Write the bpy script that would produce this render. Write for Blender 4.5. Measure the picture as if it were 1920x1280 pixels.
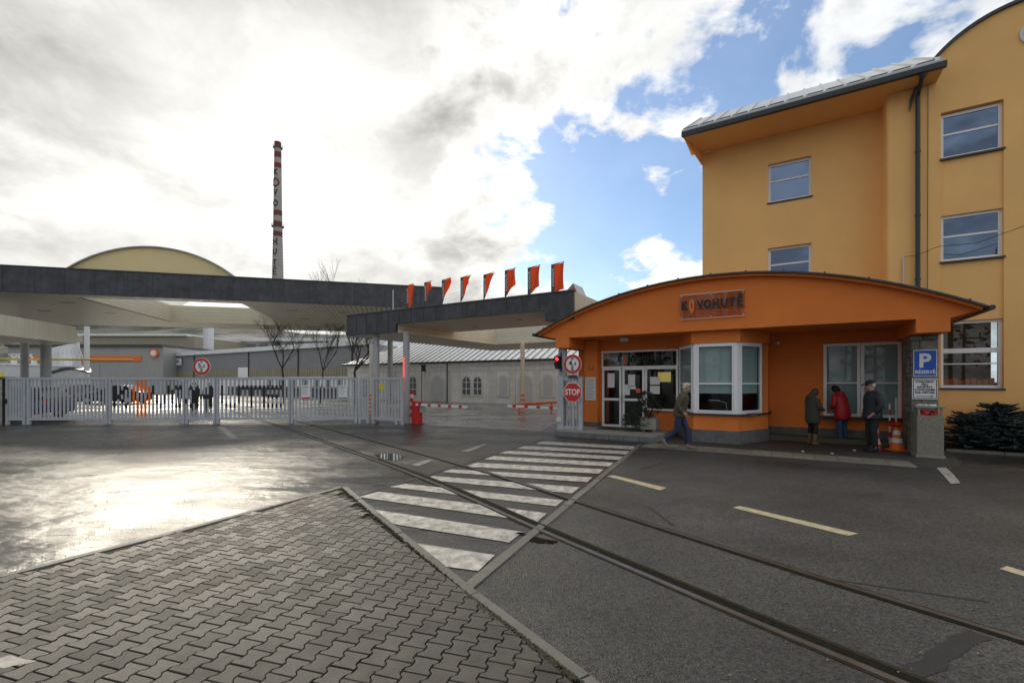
import bpy, bmesh, math, random
from mathutils import Vector, Matrix
random.seed(7)
S = bpy.context.scene
for o in list(bpy.data.objects): bpy.data.objects.remove(o)
COL = S.collection
R = math.radians
# ---------------------------------------------------------------- camera
FPX, HOR, CAMH = 853.3, 714.0, 1.78          # focal length and horizon in photo pixels, eye height in metres
cam = bpy.data.objects.new('camera', bpy.data.cameras.new('camera')); COL.objects.link(cam)
cam.location = (0, 0, CAMH); cam.rotation_euler = (R(90), 0, 0)
cam.data.sensor_width = 36; cam.data.lens = 16.0
cam.data.shift_y = (HOR - 640) / 1920
cam.data.clip_start = 0.05; cam.data.clip_end = 3000
S.camera = cam
# ---------------------------------------------------------------- light
SUN_AZ = Vector((-0.60, 0.80, 0)).normalized(); SUN_EL = R(26)
SUN = Vector((SUN_AZ.x*math.cos(SUN_EL), SUN_AZ.y*math.cos(SUN_EL), math.sin(SUN_EL)))
sl = bpy.data.lights.new('sun', 'SUN'); sl.energy = 1.7; sl.angle = R(10.0); sl.color = (1.0, 0.90, 0.74)
so = bpy.data.objects.new('sun', sl); COL.objects.link(so)
so.rotation_euler = SUN.to_track_quat('Z', 'Y').to_euler(); so.location = (-30, 40, 40)
S.view_settings.view_transform = 'Standard'; S.view_settings.look = 'None'
S.view_settings.exposure = 0.32; S.view_settings.gamma = 1.0
S.view_settings.use_curve_mapping = False
W = bpy.data.worlds.new('World'); S.world = W; W.use_nodes = True
def sky():
    nt = W.node_tree; nt.nodes.clear(); N = nt.nodes.new; L = nt.links.new
    def math_(op, a, b=None, c=None, clamp=False):
        n = N('ShaderNodeMath'); n.operation = op; n.use_clamp = clamp
        for i, x in enumerate((a, b, c)):
            if x is None: continue
            if isinstance(x, (int, float)): n.inputs[i].default_value = x
            else: L(x, n.inputs[i])
        return n.outputs[0]
    def ramp(f, lo, hi):
        n = N('ShaderNodeMapRange'); n.interpolation_type = 'SMOOTHSTEP'
        n.inputs['From Min'].default_value = lo; n.inputs['From Max'].default_value = hi
        L(f, n.inputs['Value']); return n.outputs['Result']
    tc = N('ShaderNodeTexCoord'); sep = N('ShaderNodeSeparateXYZ'); L(tc.outputs['Generated'], sep.inputs[0])
    # a flat cloud deck: direction projected on a plane overhead
    den = math_('ADD', math_('MAXIMUM', sep.outputs[2], 0.0), 0.42)
    px = math_('DIVIDE', sep.outputs[0], den); py = math_('DIVIDE', sep.outputs[1], den)
    cv = N('ShaderNodeCombineXYZ'); L(px, cv.inputs[0]); L(py, cv.inputs[1])
    def noise(scale, detail, off, rough=.55, dist=.0):
        mp = N('ShaderNodeMapping'); mp.inputs['Location'].default_value = off
        L(cv.outputs[0], mp.inputs['Vector'])
        n = N('ShaderNodeTexNoise'); n.inputs['Scale'].default_value = scale; n.inputs['Detail'].default_value = detail
        n.inputs['Roughness'].default_value = rough; n.inputs['Distortion'].default_value = dist
        L(mp.outputs[0], n.inputs['Vector']); return n.outputs['Fac']
    def near(d, lo, hi):
        d = Vector(d).normalized(); dp = N('ShaderNodeVectorMath'); dp.operation = 'DOT_PRODUCT'
        nm = N('ShaderNodeVectorMath'); nm.operation = 'NORMALIZE'; L(tc.outputs['Generated'], nm.inputs[0])
        L(nm.outputs[0], dp.inputs[0]); dp.inputs[1].default_value = d
        return ramp(dp.outputs['Value'], lo, hi)
    big = noise(1.7, 9, (3.4, 1.7, 0), .56, .2); mid = noise(5.2, 9, (7.3, 2.2, 0), .58, .25)
    # cover is thick to the left, broken to the right
    cover = math_('ADD', math_('MULTIPLY', big, .50), math_('MULTIPLY', mid, .50))
    gap1 = near((.46, 1, .58), .945, .994); gap2 = near((.05, 1, .38), .975, .998); gap3 = near((.30, 1, .36), .955, .998)
    gap = math_('ADD', math_('ADD', math_('MULTIPLY', gap1, .078), math_('MULTIPLY', gap2, .13)), math_('MULTIPLY', gap3, .07))
    left = ramp(sep.outputs[0], .10, -.40)
    cover = math_('SUBTRACT', math_('ADD', math_('ADD', cover, .045), math_('MULTIPLY', left, .09)), gap)
    mask = math_('MAXIMUM', ramp(cover, .42, .50), .16)
    thick = ramp(cover, .50, .68)
    glow = near((-.55, 1, .34), .88, .995)
    wide = near((-.5, 1, .4), .3, .97)
    high = math_('MULTIPLY', ramp(sep.outputs[2], .26, .50), left)
    # white edges, grey bellies; cloud towards the hidden sun glows
    tex = noise(3.0, 9, (1.2, 9.4, 0), .6, .3)
    belly = math_('MULTIPLY', math_('MAXIMUM', thick, math_('MULTIPLY', high, .8)), math_('SUBTRACT', 1.0, math_('MULTIPLY', glow, .6)))
    val = math_('SUBTRACT', .93, math_('MULTIPLY', belly, .56))
    val = math_('ADD', val, math_('MULTIPLY', math_('SUBTRACT', tex, .52), 1.15))
    val = math_('ADD', val, math_('MULTIPLY', glow, .14))
    val = math_('MAXIMUM', val, .36)
    st = N('ShaderNodeTexSky'); st.sky_type = 'NISHITA'; st.sun_disc = False
    st.sun_elevation = SUN_EL; st.sun_rotation = math.atan2(SUN.x, SUN.y); st.dust_density = 1.2; st.ozone_density = 2.5
    hs = N('ShaderNodeHueSaturation'); hs.inputs['Saturation'].default_value = 1.25; L(st.outputs[0], hs.inputs['Color'])
    b1 = N('ShaderNodeBackground'); b1.inputs['Strength'].default_value = .15; L(hs.outputs[0], b1.inputs['Color'])
    mc = N('ShaderNodeMix'); mc.data_type = 'RGBA'; mc.inputs[6].default_value = (.93, .965, 1.0, 1); mc.inputs[7].default_value = (1.0, .985, .94, 1)
    L(wide, mc.inputs[0])
    b2 = N('ShaderNodeBackground'); L(mc.outputs[2], b2.inputs['Color']); L(val, b2.inputs['Strength'])
    mx = N('ShaderNodeMixShader'); L(mask, mx.inputs[0]); L(b1.outputs[0], mx.inputs[1]); L(b2.outputs[0], mx.inputs[2])
    out = N('ShaderNodeOutputWorld'); L(mx.outputs[0], out.inputs['Surface'])
sky()
# ---------------------------------------------------------------- materials
MATS = {}
def mat(name, col, rough=.6, metal=0.0, var=.0, scale=3.0, bump=0.0, bscale=40.0, spec=.5, emit=None, estr=0, trans=0.0, objvar=0.0, streak=0.0):
    if name in MATS: return MATS[name]
    m = bpy.data.materials.new(name); m.use_nodes = True; nt = m.node_tree
    b = nt.nodes['Principled BSDF']; N = nt.nodes.new; L = nt.links.new
    b.inputs['Base Color'].default_value = (*col, 1); b.inputs['Roughness'].default_value = rough
    b.inputs['Metallic'].default_value = metal; b.inputs['Specular IOR Level'].default_value = spec
    geo = N('ShaderNodeNewGeometry')
    src = None
    if var or streak:
        n = N('ShaderNodeTexNoise'); n.inputs['Scale'].default_value = scale; n.inputs['Detail'].default_value = 7
        n.inputs['Roughness'].default_value = .65
        L(geo.outputs['Position'], n.inputs['Vector'])
        mr = N('ShaderNodeMapRange'); mr.inputs['From Min'].default_value = .3; mr.inputs['From Max'].default_value = .7
        mr.inputs['To Min'].default_value = 1 - var; mr.inputs['To Max'].default_value = 1 + var
        L(n.outputs['Fac'], mr.inputs['Value']); src = mr.outputs['Result']
        if streak:
            mp = N('ShaderNodeMapping'); mp.inputs['Scale'].default_value = (5, 5, .35); L(geo.outputs['Position'], mp.inputs['Vector'])
            n2 = N('ShaderNodeTexNoise'); n2.inputs['Scale'].default_value = 1.6; n2.inputs['Detail'].default_value = 6
            L(mp.outputs[0], n2.inputs['Vector'])
            m2 = N('ShaderNodeMapRange'); m2.inputs['From Min'].default_value = .3; m2.inputs['From Max'].default_value = .7
            m2.inputs['To Min'].default_value = 1 - streak; m2.inputs['To Max'].default_value = 1 + streak
            L(n2.outputs['Fac'], m2.inputs['Value'])
            mm = N('ShaderNodeMath'); mm.operation = 'MULTIPLY'; L(src, mm.inputs[0]); L(m2.outputs[0], mm.inputs[1]); src = mm.outputs[0]
    if objvar:
        oi = N('ShaderNodeObjectInfo'); mo = N('ShaderNodeMapRange'); mo.inputs['To Min'].default_value = 1 - objvar; mo.inputs['To Max'].default_value = 1 + objvar
        ad = N('ShaderNodeMath'); ad.operation = 'ADD'; L(oi.outputs['Random'], ad.inputs[0]); L(geo.outputs['Random Per Island'], ad.inputs[1])
        fr = N('ShaderNodeMath'); fr.operation = 'FRACT'; L(ad.outputs[0], fr.inputs[0]); L(fr.outputs[0], mo.inputs['Value']); rr_ = N('ShaderNodeMapRange'); rr_.inputs['To Min'].default_value = rough-.14; rr_.inputs['To Max'].default_value = rough+.22; L(fr.outputs[0], rr_.inputs['Value']); L(rr_.outputs[0], b.inputs['Roughness'])
        if src is None: src = mo.outputs[0]
        else:
            mm = N('ShaderNodeMath'); mm.operation = 'MULTIPLY'; L(src, mm.inputs[0]); L(mo.outputs[0], mm.inputs[1]); src = mm.outputs[0]
    if src is not None:
        vm = N('ShaderNodeVectorMath'); vm.operation = 'SCALE'; vm.inputs[0].default_value = col; L(src, vm.inputs['Scale'])
        L(vm.outputs[0], b.inputs['Base Color'])
    if bump:
        n = N('ShaderNodeTexNoise'); n.inputs['Scale'].default_value = bscale; n.inputs['Detail'].default_value = 4
        L(geo.outputs['Position'], n.inputs['Vector'])
        bp = N('ShaderNodeBump'); bp.inputs['Strength'].default_value = bump; bp.inputs['Distance'].default_value = .02
        L(n.outputs['Fac'], bp.inputs['Height']); L(bp.outputs[0], b.inputs['Normal'])
    if emit: b.inputs['Emission Color'].default_value = (*emit, 1); b.inputs['Emission Strength'].default_value = estr
    if trans:
        tr = N('ShaderNodeBsdfTranslucent'); tr.inputs['Color'].default_value = (*col, 1)
        mx = N('ShaderNodeMixShader'); mx.inputs[0].default_value = trans
        out = nt.nodes['Material Output']; L(b.outputs[0], mx.inputs[1]); L(tr.outputs[0], mx.inputs[2]); L(mx.outputs[0], out.inputs['Surface'])
    MATS[name] = m; return m
def asphalt(name, col, r0, r1, grain=.35, wetscale=.25, lo=.42, hi=.58):
    m = bpy.data.materials.new(name); m.use_nodes = True; nt = m.node_tree; b = nt.nodes['Principled BSDF']; N = nt.nodes.new; L = nt.links.new
    geo = N('ShaderNodeNewGeometry'); P = geo.outputs['Position']
    def nz(s, d, rough=.6):
        n = N('ShaderNodeTexNoise'); n.inputs['Scale'].default_value = s; n.inputs['Detail'].default_value = d; n.inputs['Roughness'].default_value = rough
        L(P, n.inputs['Vector']); return n.outputs['Fac']
    def mr(f, a, b_, c, d):
        n = N('ShaderNodeMapRange'); n.inputs[1].default_value = a; n.inputs[2].default_value = b_; n.inputs[3].default_value = c; n.inputs[4].default_value = d
        L(f, n.inputs[0]); return n.outputs[0]
    def mul(a, c):
        n = N('ShaderNodeMath'); n.operation = 'MULTIPLY'; L(a, n.inputs[0]); L(c, n.inputs[1]); return n.outputs[0]
    # stretched wet film: long patches
    mp = N('ShaderNodeMapping'); mp.inputs['Scale'].default_value = (1, 1.6, 1); mp.inputs['Rotation'].default_value = (0, 0, .25); L(P, mp.inputs['Vector'])
    wn = N('ShaderNodeTexNoise'); wn.inputs['Scale'].default_value = wetscale; wn.inputs['Detail'].default_value = 6; wn.inputs['Roughness'].default_value = .6; L(mp.outputs[0], wn.inputs['Vector'])
    wet = mr(wn.outputs['Fac'], lo, hi, 0, 1)
    vor = N('ShaderNodeTexVoronoi'); vor.inputs['Scale'].default_value = 75; L(P, vor.inputs['Vector'])
    vs = N('ShaderNodeSeparateColor'); L(vor.outputs['Color'], vs.inputs[0])
    stone = mr(vs.outputs[0], 0, 1, .25, 2.1)
    patch = mr(nz(.55, 6), .3, .7, .6, 1.4)
    k = mul(mul(stone, patch), mr(wet, 0, 1, 1.1, .75))
    vm = N('ShaderNodeVectorMath'); vm.operation = 'SCALE'; vm.inputs[0].default_value = col; L(k, vm.inputs['Scale'])
    L(vm.outputs[0], b.inputs['Base Color'])
    rr = mr(wet, 0, 1, r1, r0); L(rr, b.inputs['Roughness'])
    bp = N('ShaderNodeBump'); bp.inputs['Distance'].default_value = .012
    L(mr(wet, 0, 1, grain, grain*.28), bp.inputs['Strength'])
    hh = N('ShaderNodeMath'); hh.operation = 'ADD'; L(vor.outputs['Distance'], hh.inputs[0]); L(nz(60, 3), hh.inputs[1])
    und = N('ShaderNodeTexNoise'); und.inputs['Scale'].default_value = 1.5; und.inputs['Detail'].default_value = 3; L(mp.outputs[0], und.inputs['Vector'])
    b2 = N('ShaderNodeBump'); b2.inputs['Distance'].default_value = .06; b2.inputs['Strength'].default_value = .8; L(und.outputs['Fac'], b2.inputs['Height']); L(b2.outputs[0], bp.inputs['Normal'])
    L(hh.outputs[0], bp.inputs['Height']); L(bp.outputs[0], b.inputs['Normal'])
    MATS[name] = m; return m
def glass(name, tint=(.75, .8, .8), ior=1.5):
    m = bpy.data.materials.new(name); m.use_nodes = True; nt = m.node_tree; nt.nodes.clear(); N = nt.nodes.new; L = nt.links.new
    t = N('ShaderNodeBsdfTransparent'); t.inputs[0].default_value = (*tint, 1)
    g = N('ShaderNodeBsdfGlossy'); g.inputs['Roughness'].default_value = .015; g.inputs['Color'].default_value = (.50,.68,1,1) if ior > 2 else (1,1,1,1)  # office panes only: blue of reflected sky is put into the gloss colour
    f = N('ShaderNodeFresnel'); f.inputs[0].default_value = ior
    mx = N('ShaderNodeMixShader'); o = N('ShaderNodeOutputMaterial')
    ge = N('ShaderNodeNewGeometry'); iv = N('ShaderNodeMath'); iv.operation = 'SUBTRACT'; iv.inputs[0].default_value = 1; L(ge.outputs['Backfacing'], iv.inputs[1])
    fm = N('ShaderNodeMath'); fm.operation = 'MULTIPLY'; L(f.outputs[0], fm.inputs[0]); L(iv.outputs[0], fm.inputs[1])
    L(fm.outputs[0], mx.inputs[0]); L(t.outputs[0], mx.inputs[1]); L(g.outputs[0], mx.inputs[2]); L(mx.outputs[0], o.inputs[0])
    MATS[name] = m; return m
asphalt('asphalt_wet', (.036, .0345, .032), .25, .48, .36, .30, .36, .60)
glass('clear_glass'); glass('office_glass', (.10, .11, .12), 3.0)
mat('orange', (.76, .205, .032), .75, var=.10, scale=.8, bump=.35, bscale=140)
mat('yellow', (.95, .55, .20), .8, var=.07, scale=.45, bump=.35, bscale=140)
mat('slate', (.048, .051, .058), .5, var=.5, scale=2.2, streak=.2)
mat('beige', (.66, .62, .50), .6, var=.08, scale=1.0, streak=.06)
mat('soffit', (.74, .70, .58), .45, var=.06, scale=1.2)
mat('vault', (.88, .80, .56), .6, var=.05, trans=.6)
mat('white_metal', (.62, .63, .64), .45, var=.05)
mat('gate_grey', (.42, .44, .47), .45, var=.08, scale=4)
mat('column_grey', (.40, .42, .44), .45, var=.08, scale=3)
mat('white_frame', (.86, .86, .88), .35)
mat('dark_roof', (.05, .055, .06), .5, var=.2)
mat('gutter', (.025, .035, .04), .4)
mat('roof_metal', (.42, .43, .44), .35, metal=.6, var=.15, scale=2)
mat('concrete', (.27, .26, .235), .75, var=.18, scale=5, bump=.3, bscale=90)
mat('kerb', (.135, .128, .11), .6, var=.2, scale=6, bump=.3, bscale=120, objvar=.08)
mat('paver', (.062, .057, .046), .50, var=.40, scale=4.5, bump=.45, bscale=130, objvar=.50, spec=.38)
mat('joint_dirt', (.035, .036, .024), .9, var=.4, scale=18, bump=.5, bscale=150)
mat('paint_white', (.40, .38, .34), .55, var=.6, scale=7, bump=.3, bscale=160)
mat('paint_cream', (.42, .37, .24), .6, var=.25, scale=11, bump=.3, bscale=160)
mat('rail_steel', (.20, .20, .20), .30, metal=.85, var=.2, scale=6)
mat('rail_rust', (.026, .022, .013), .9, spec=.15, var=.4, scale=12)
mat('groove', (.012, .012, .008), .9, spec=.1, var=.5, scale=20)
mat('stone', (.20, .19, .165), .85, var=.3, scale=7, bump=.6, bscale=25, objvar=.25)
mat('plinth', (.12, .12, .12), .8, var=.25, scale=4, bump=.3)
mat('black', (.012, .012, .014), .5)
mat('white', (.75, .75, .75), .5)
mat('red', (.55, .025, .02), .45)
mat('blue', (.012, .09, .50), .4)
mat('bright_orange', (.80, .17, .02), .5)
mat('yellow_paint', (.70, .55, .03), .5)
mat('wall_white', (.86, .86, .86), .8, var=.08, scale=.8, streak=.12)
mat('wall_trim', (.74, .725, .69), .85, var=.1, scale=3)
mat('roof_light', (.74, .75, .76), .35, var=.12, scale=2)
mat('bark', (.055, .045, .036), .9, var=.3, scale=10)
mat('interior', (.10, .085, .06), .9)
mat('blind', (.76, .80, .80), .7)
G_ = globals()
# ---------------------------------------------------------------- helpers
def ground(px, py, z=0.0):                     # a spot on the ground, metres
    y = FPX*(CAMH - z)/(py - HOR); return Vector(((px-960)/FPX*y, y, z))
class Frame:
    def __init__(s, o, a, b): s.o = Vector((o[0], o[1], 0)); s.a = Vector((a[0], a[1], 0)); s.b = Vector((b[0], b[1], 0))
    def p(s, u, v, z=0.0): return s.o + s.a*u + s.b*v + Vector((0, 0, z))
WORLD = Frame((0, 0), (1, 0), (0, 1))
class MB:
    def __init__(s): s.v = []; s.f = []
    def add(s, vs, fs):
        k = len(s.v); s.v += [tuple(v) for v in vs]; s.f += [tuple(i+k for i in f) for f in fs]; return s
    def hexa(s, q): return s.add(q, [(0,1,2,3),(4,5,6,7),(0,1,5,4),(1,2,6,5),(2,3,7,6),(3,0,4,7)])
    def box(s, u0, u1, v0, v1, z0, z1, F=WORLD):
        return s.hexa([F.p(u0,v0,z0),F.p(u1,v0,z0),F.p(u1,v1,z0),F.p(u0,v1,z0),F.p(u0,v0,z1),F.p(u1,v0,z1),F.p(u1,v1,z1),F.p(u0,v1,z1)])
    def bar(s, p0, p1, w, h=None, up=Vector((0,0,1))):
        p0 = Vector(p0); p1 = Vector(p1); d = (p1-p0).normalized(); h = h or w
        if abs(d.dot(up)) > .98: up = Vector((0,1,0))
        x = d.cross(up).normalized()*w/2; y = x.normalized().cross(d).normalized()*h/2
        return s.hexa([p0-x-y,p0+x-y,p0+x+y,p0-x+y,p1-x-y,p1+x-y,p1+x+y,p1-x+y])
    def tube(s, p0, p1, r0, r1=None, n=12, caps=True):
        p0 = Vector(p0); p1 = Vector(p1); r1 = r0 if r1 is None else r1; d = (p1-p0).normalized()
        up = Vector((0,0,1)) if abs(d.z) < .95 else Vector((1,0,0)); x = d.cross(up).normalized(); y = d.cross(x)
        vs = []
        for p, r in ((p0,r0),(p1,r1)):
            for k in range(n):
                a = 2*math.pi*k/n; vs.append(p + x*math.cos(a)*r + y*math.sin(a)*r)
        fs = [(k,(k+1)%n,n+(k+1)%n,n+k) for k in range(n)]
        if caps: fs += [tuple(range(n)), tuple(range(n,2*n))]
        return s.add(vs, fs)
    def prism(s, pts, dvec):                   # polygon of 3-D points pushed along a vector
        n = len(pts); dvec = Vector(dvec); vs = [Vector(p) for p in pts] + [Vector(p)+dvec for p in pts]
        return s.add(vs, [tuple(range(n)), tuple(range(n,2*n))] + [(k,(k+1)%n,n+(k+1)%n,n+k) for k in range(n)])
    def lathe(s, c, prof, n=16):
        c = Vector(c); vs = []; fs = []
        for r, z in prof:
            for k in range(n):
                a = 2*math.pi*k/n; vs.append(c + Vector((r*math.cos(a), r*math.sin(a), z)))
        for i in range(len(prof)-1):
            for k in range(n): fs.append((i*n+k, i*n+(k+1)%n, (i+1)*n+(k+1)%n, (i+1)*n+k))
        fs += [tuple(range(n)), tuple(range((len(prof)-1)*n, len(prof)*n))]
        return s.add(vs, fs)
    def mesh(s, name, m, smooth=False, normals=True):
        me = bpy.data.meshes.new(name); me.from_pydata(s.v, [], s.f)
        if normals:
            bm = bmesh.new(); bm.from_mesh(me); bmesh.ops.recalc_face_normals(bm, faces=bm.faces); bm.to_mesh(me); bm.free()
        me.materials.append(MATS[m] if isinstance(m, str) else m)
        if smooth:
            for p in me.polygons: p.use_smooth = True
        return me
    def build(s, name, m, parent=None, smooth=False, normals=True):
        return link(name, s.mesh(name, m, smooth, normals), parent)
def link(name, me, parent=None):
    o = bpy.data.objects.new(name, me); COL.objects.link(o)
    if parent is not None:
        o.parent = parent
        if parent.parent is None: o.matrix_parent_inverse = Matrix.Translation(-parent.location)
    return o
def bevel(o, w=.01, seg=2):
    m = o.modifiers.new('bevel', 'BEVEL'); m.width = w; m.segments = seg; m.limit_method = 'ANGLE'; return o
def tag(o, label, cat, group=None):
    o['label'] = label; o['category'] = cat
    if group: o['group'] = group
    return o
def thing(name, label, cat, loc=(0,0,0), group=None):
    o = bpy.data.objects.new(name, None); COL.objects.link(o); o.location = loc; o.empty_display_size = .2
    return tag(o, label, cat, group)
def structure(o): o['kind'] = 'structure'; return o
def text_mesh(s, size, extrude=.006, bold=.0, align='CENTER', sx=1.0, space=1.0):
    c = bpy.data.curves.new('lettering', 'FONT'); c.body = s; c.size = size; c.extrude = extrude; c.offset = bold; c.align_x = align; c.align_y = 'CENTER'
    c.space_character = space; c.resolution_u = 3
    t = bpy.data.objects.new('tmp', c); COL.objects.link(t); dg = bpy.context.evaluated_depsgraph_get(); dg.update()
    me = bpy.data.meshes.new_from_object(t.evaluated_get(dg)); bpy.data.objects.remove(t); bpy.data.curves.remove(c)
    for v in me.vertices: v.co.x *= sx
    return me
def lettering(s, size, pos, xdir, m, parent, extrude=.006, bold=.0, sx=1.0, space=1.0, name='lettering'):
    me = text_mesh(s, size, extrude, bold, sx=sx, space=space)
    x = Vector((xdir[0], xdir[1], 0)).normalized(); y = Vector((0,0,1)); z = x.cross(y)
    M = Matrix((( x.x, y.x, z.x, pos[0]), (x.y, y.y, z.y, pos[1]), (x.z, y.z, z.z, pos[2]), (0,0,0,1)))
    me.transform(M); me.materials.clear(); me.materials.append(MATS[m]); return link(name, me, parent)
def wall_open(mb, F, u0, u1, z0, z1, v, th, opens):     # wall slab front face at v, thickness th backwards, rectangular openings
    us = sorted({u0, u1, *[o[0] for o in opens], *[o[1] for o in opens]}); zs = sorted({z0, z1, *[o[2] for o in opens], *[o[3] for o in opens]})
    us = [a for a in us if u0 <= a <= u1]; zs = [a for a in zs if z0 <= a <= z1]
    for i in range(len(us)-1):
        runs = []
        for j in range(len(zs)-1):
            cu = (us[i]+us[i+1])/2; cz = (zs[j]+zs[j+1])/2
            if any(o[0] < cu < o[1] and o[2] < cz < o[3] for o in opens): continue
            if runs and abs(runs[-1][1]-zs[j]) < 1e-6: runs[-1][1] = zs[j+1]
            else: runs.append([zs[j], zs[j+1]])
        for a, b in runs: mb.box(us[i], us[i+1], v, v+th, a, b, F)
def window(parent, F, u0, u1, z0, z1, v, fw=.07, bars_z=(), bars_u=(), pane='office_glass', sill=None, fmat='white_frame'):
    m = MB(); m.box(u0,u1,v,v+.07,z0,z0+fw,F); m.box(u0,u1,v,v+.07,z1-fw,z1,F); m.box(u0,u0+fw,v,v+.07,z0+fw,z1-fw,F); m.box(u1-fw,u1,v,v+.07,z0+fw,z1-fw,F)
    w = m.build('window', fmat, parent)
    for bz, bw in bars_z: MB().box(u0+fw,u1-fw,v+.005,v+.06,bz-bw/2,bz+bw/2,F).build('glazing_bar', fmat, w)
    for bu, bw in bars_u: MB().box(bu-bw/2,bu+bw/2,v+.002,v+.064,z0+fw,z1-fw,F).build('glazing_bar', fmat, w)
    MB().box(u0+fw-.005,u1-fw+.005,v+.03,v+.042,z0+fw-.005,z1-fw+.005,F).build('pane', pane, w)
    if sill: MB().box(u0-.03,u1+.03,v-.16,v+.02,z0-.05,z0-.004,F).build('sill', sill, w)
    return w
# ================================================================ ground
g = MB().add([(-900,-300,0),(900,-300,0),(900,1500,0),(-900,1500,0)], [(0,1,2,3)]).build('ground', 'asphalt_wet'); structure(g)
def sheet(name, pts, z, m, parent=None, th=None):
    b = MB()
    if th: b.prism([(p[0],p[1],z) for p in pts], (0,0,-th))
    else: b.add([(p[0],p[1],z) for p in pts], [tuple(range(len(pts)))])
    return b.build(name, m, parent)
# ---- dry lane to the right of the crossing (older, rougher asphalt)
asphalt('asphalt_old', (.035, .034, .032), .34, .60, .8, .35, .50, .72)
KR0, KR1 = ground(880, 1110), ground(1203, 834)          # flush kerb along the crossing
old = [KR0 + Vector((.05,-.1,0)), ground(1109,1280), (1.3,1.6,0), (3.5,-2,0), (26,-6,0), (24,4.2,0), ground(1735,881), ground(1195,839)]
structure(sheet('lane', old, .004, 'asphalt_old'))
asphalt('yard_paving', (.17, .165, .155), .15, .38, .30, .35, .36, .58)
structure(sheet('yard', [(-80,20.6),(-6.2,20.6),(-4.4,18.9),(1.0,16.1),(2.2,20),(30,60),(30,75),(-80,75)], .003, 'yard_paving'))
# ---- kerbs: rows of single stones
def kerb_row(name, p0, p1, w, h, seg=1.0, z=0.0):
    p0 = Vector((p0[0],p0[1],0)); p1 = Vector((p1[0],p1[1],0)); d = p1-p0; n = max(1, round(d.length/seg)); d = d/n
    s = Vector((-d.y, d.x, 0)).normalized()*w
    root = None
    for i in range(n):
        a = p0 + d*i + d.normalized()*.006; b = p0 + d*(i+1) - d.normalized()*.006; e = random.uniform(-.003,.003)
        m = MB().prism([(a.x,a.y,h+e),(b.x,b.y,h+e),(b.x+s.x,b.y+s.y,h+e),(a.x+s.x,a.y+s.y,h+e)], (0,0,-.12))
        if root is None: root = structure(m.build(name, 'kerb'))
        else: bevel(m.build('kerb_stone', 'kerb', root), .006)
    return root
PT = ground(640, 916)                                      # tip of the paved island
PR0 = ground(1084, 1280); PR = [PT, ground(879,1120), PR0, Vector((PR0.x+.9, PR0.y-1.55, 0))]
PL = [PT, ground(330, 1001), ground(0, 1086), Vector((-9.5, 1.05, 0))]
kerb_row('kerb', PR[0], PR[1], .095, .022); kerb_row('kerb', PR[1], PR[2], .095, .022); kerb_row('kerb', PR[2], PR[3], .095, .022)
kerb_row('kerb', PL[1], PL[0], .09, .022); kerb_row('kerb', PL[2], PL[1], .09, .022); kerb_row('kerb', PL[3], PL[2], .09, .022)
kerb_row('kerb', KR0, KR1, .11, .010)
# ---- paved island: bone-shaped concrete pavers
poly = [PT, PR[1], PR[2], PR[3], Vector((PR[3].x-.2, .2, 0)), Vector((-9.5,.2,0)), PL[3], PL[2], PL[1]]
bed = structure(sheet('pavement', poly, .006, 'joint_dirt'))
th, LP, WP = .2892, .1609, .1525; o0 = Vector((-1.2218, 3.0039, 0)); ea = Vector((math.cos(th), -math.sin(th), 0)); eb = Vector((math.sin(th), math.cos(th), 0))
gp = .0042; fl, wa = .0895-gp, .063-gp; e1 = LP/2-gp
half = [(fl,-e1),(fl,-.052),(wa,-.028),(wa,.028),(fl,.052),(fl,e1)]
outl = half + [(-x,-y) for x, y in half]
def paver_mb():
    b = MB(); n = 12
    t = [(x*.955, y*.955, .030) for x, y in outl]; c = [(x, y, .0255) for x, y in outl]; d = [(x, y, .004) for x, y in outl]
    vs = [tuple(ea*x + eb*y + Vector((0,0,z))) for x, y, z in t + c + d]
    fs = [tuple(range(n))] + [(k,(k+1)%n,n+(k+1)%n,n+k) for k in range(n)] + [(n+k,n+(k+1)%n,2*n+(k+1)%n,2*n+k) for k in range(n)]
    return b.add(vs, fs)
pme = paver_mb().mesh('paver', 'paver')
def inside(p, pg):
    r = False; j = len(pg)-1
    for i in range(len(pg)):
        a, b = pg[i], pg[j]
        if (a.y > p.y) != (b.y > p.y) and p.x < (b.x-a.x)*(p.y-a.y)/(b.y-a.y)+a.x: r = not r
        j = i
    return r
cells = []
for i in range(-75, 40):
    for j in range(-50, 80):
        if (i + j) % 2: continue
        c = o0 + ea*(i*WP + fl) + eb*(j*LP/2)
        if c.y < .3 or c.y > 8: continue
        cs = [c + ea*x + eb*y for x, y in outl]; k = sum(inside(q, poly) for q in cs)
        if k == 0: continue
        vis = c.y > 2.45 and abs(c.x/c.y) < 1.16
        cells.append((c.length if vis else 50+c.length, c, k == 12))
cells.sort(key=lambda t: t[0])
def clip(me):
    bm = bmesh.new(); bm.from_mesh(me)
    for a, b in ((PT,PR[1]),(PR[1],PR[2]),(PR[2],PR[3]),(PL[1],PT),(PL[2],PL[1]),(PL[3],PL[2])):
        d = Vector((b.x-a.x, b.y-a.y, 0)).normalized(); nrm = Vector((d.y, -d.x, 0))
        if nrm.dot(Vector((-2.5,3.5,0))-a) > 0: nrm = -nrm
        bmesh.ops.bisect_plane(bm, geom=bm.verts[:]+bm.edges[:]+bm.faces[:], plane_co=a + (-nrm)*.006, plane_no=nrm, clear_outer=True)
    bm.to_mesh(me); bm.free(); return me
rest = MB(); cnt = 0
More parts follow.
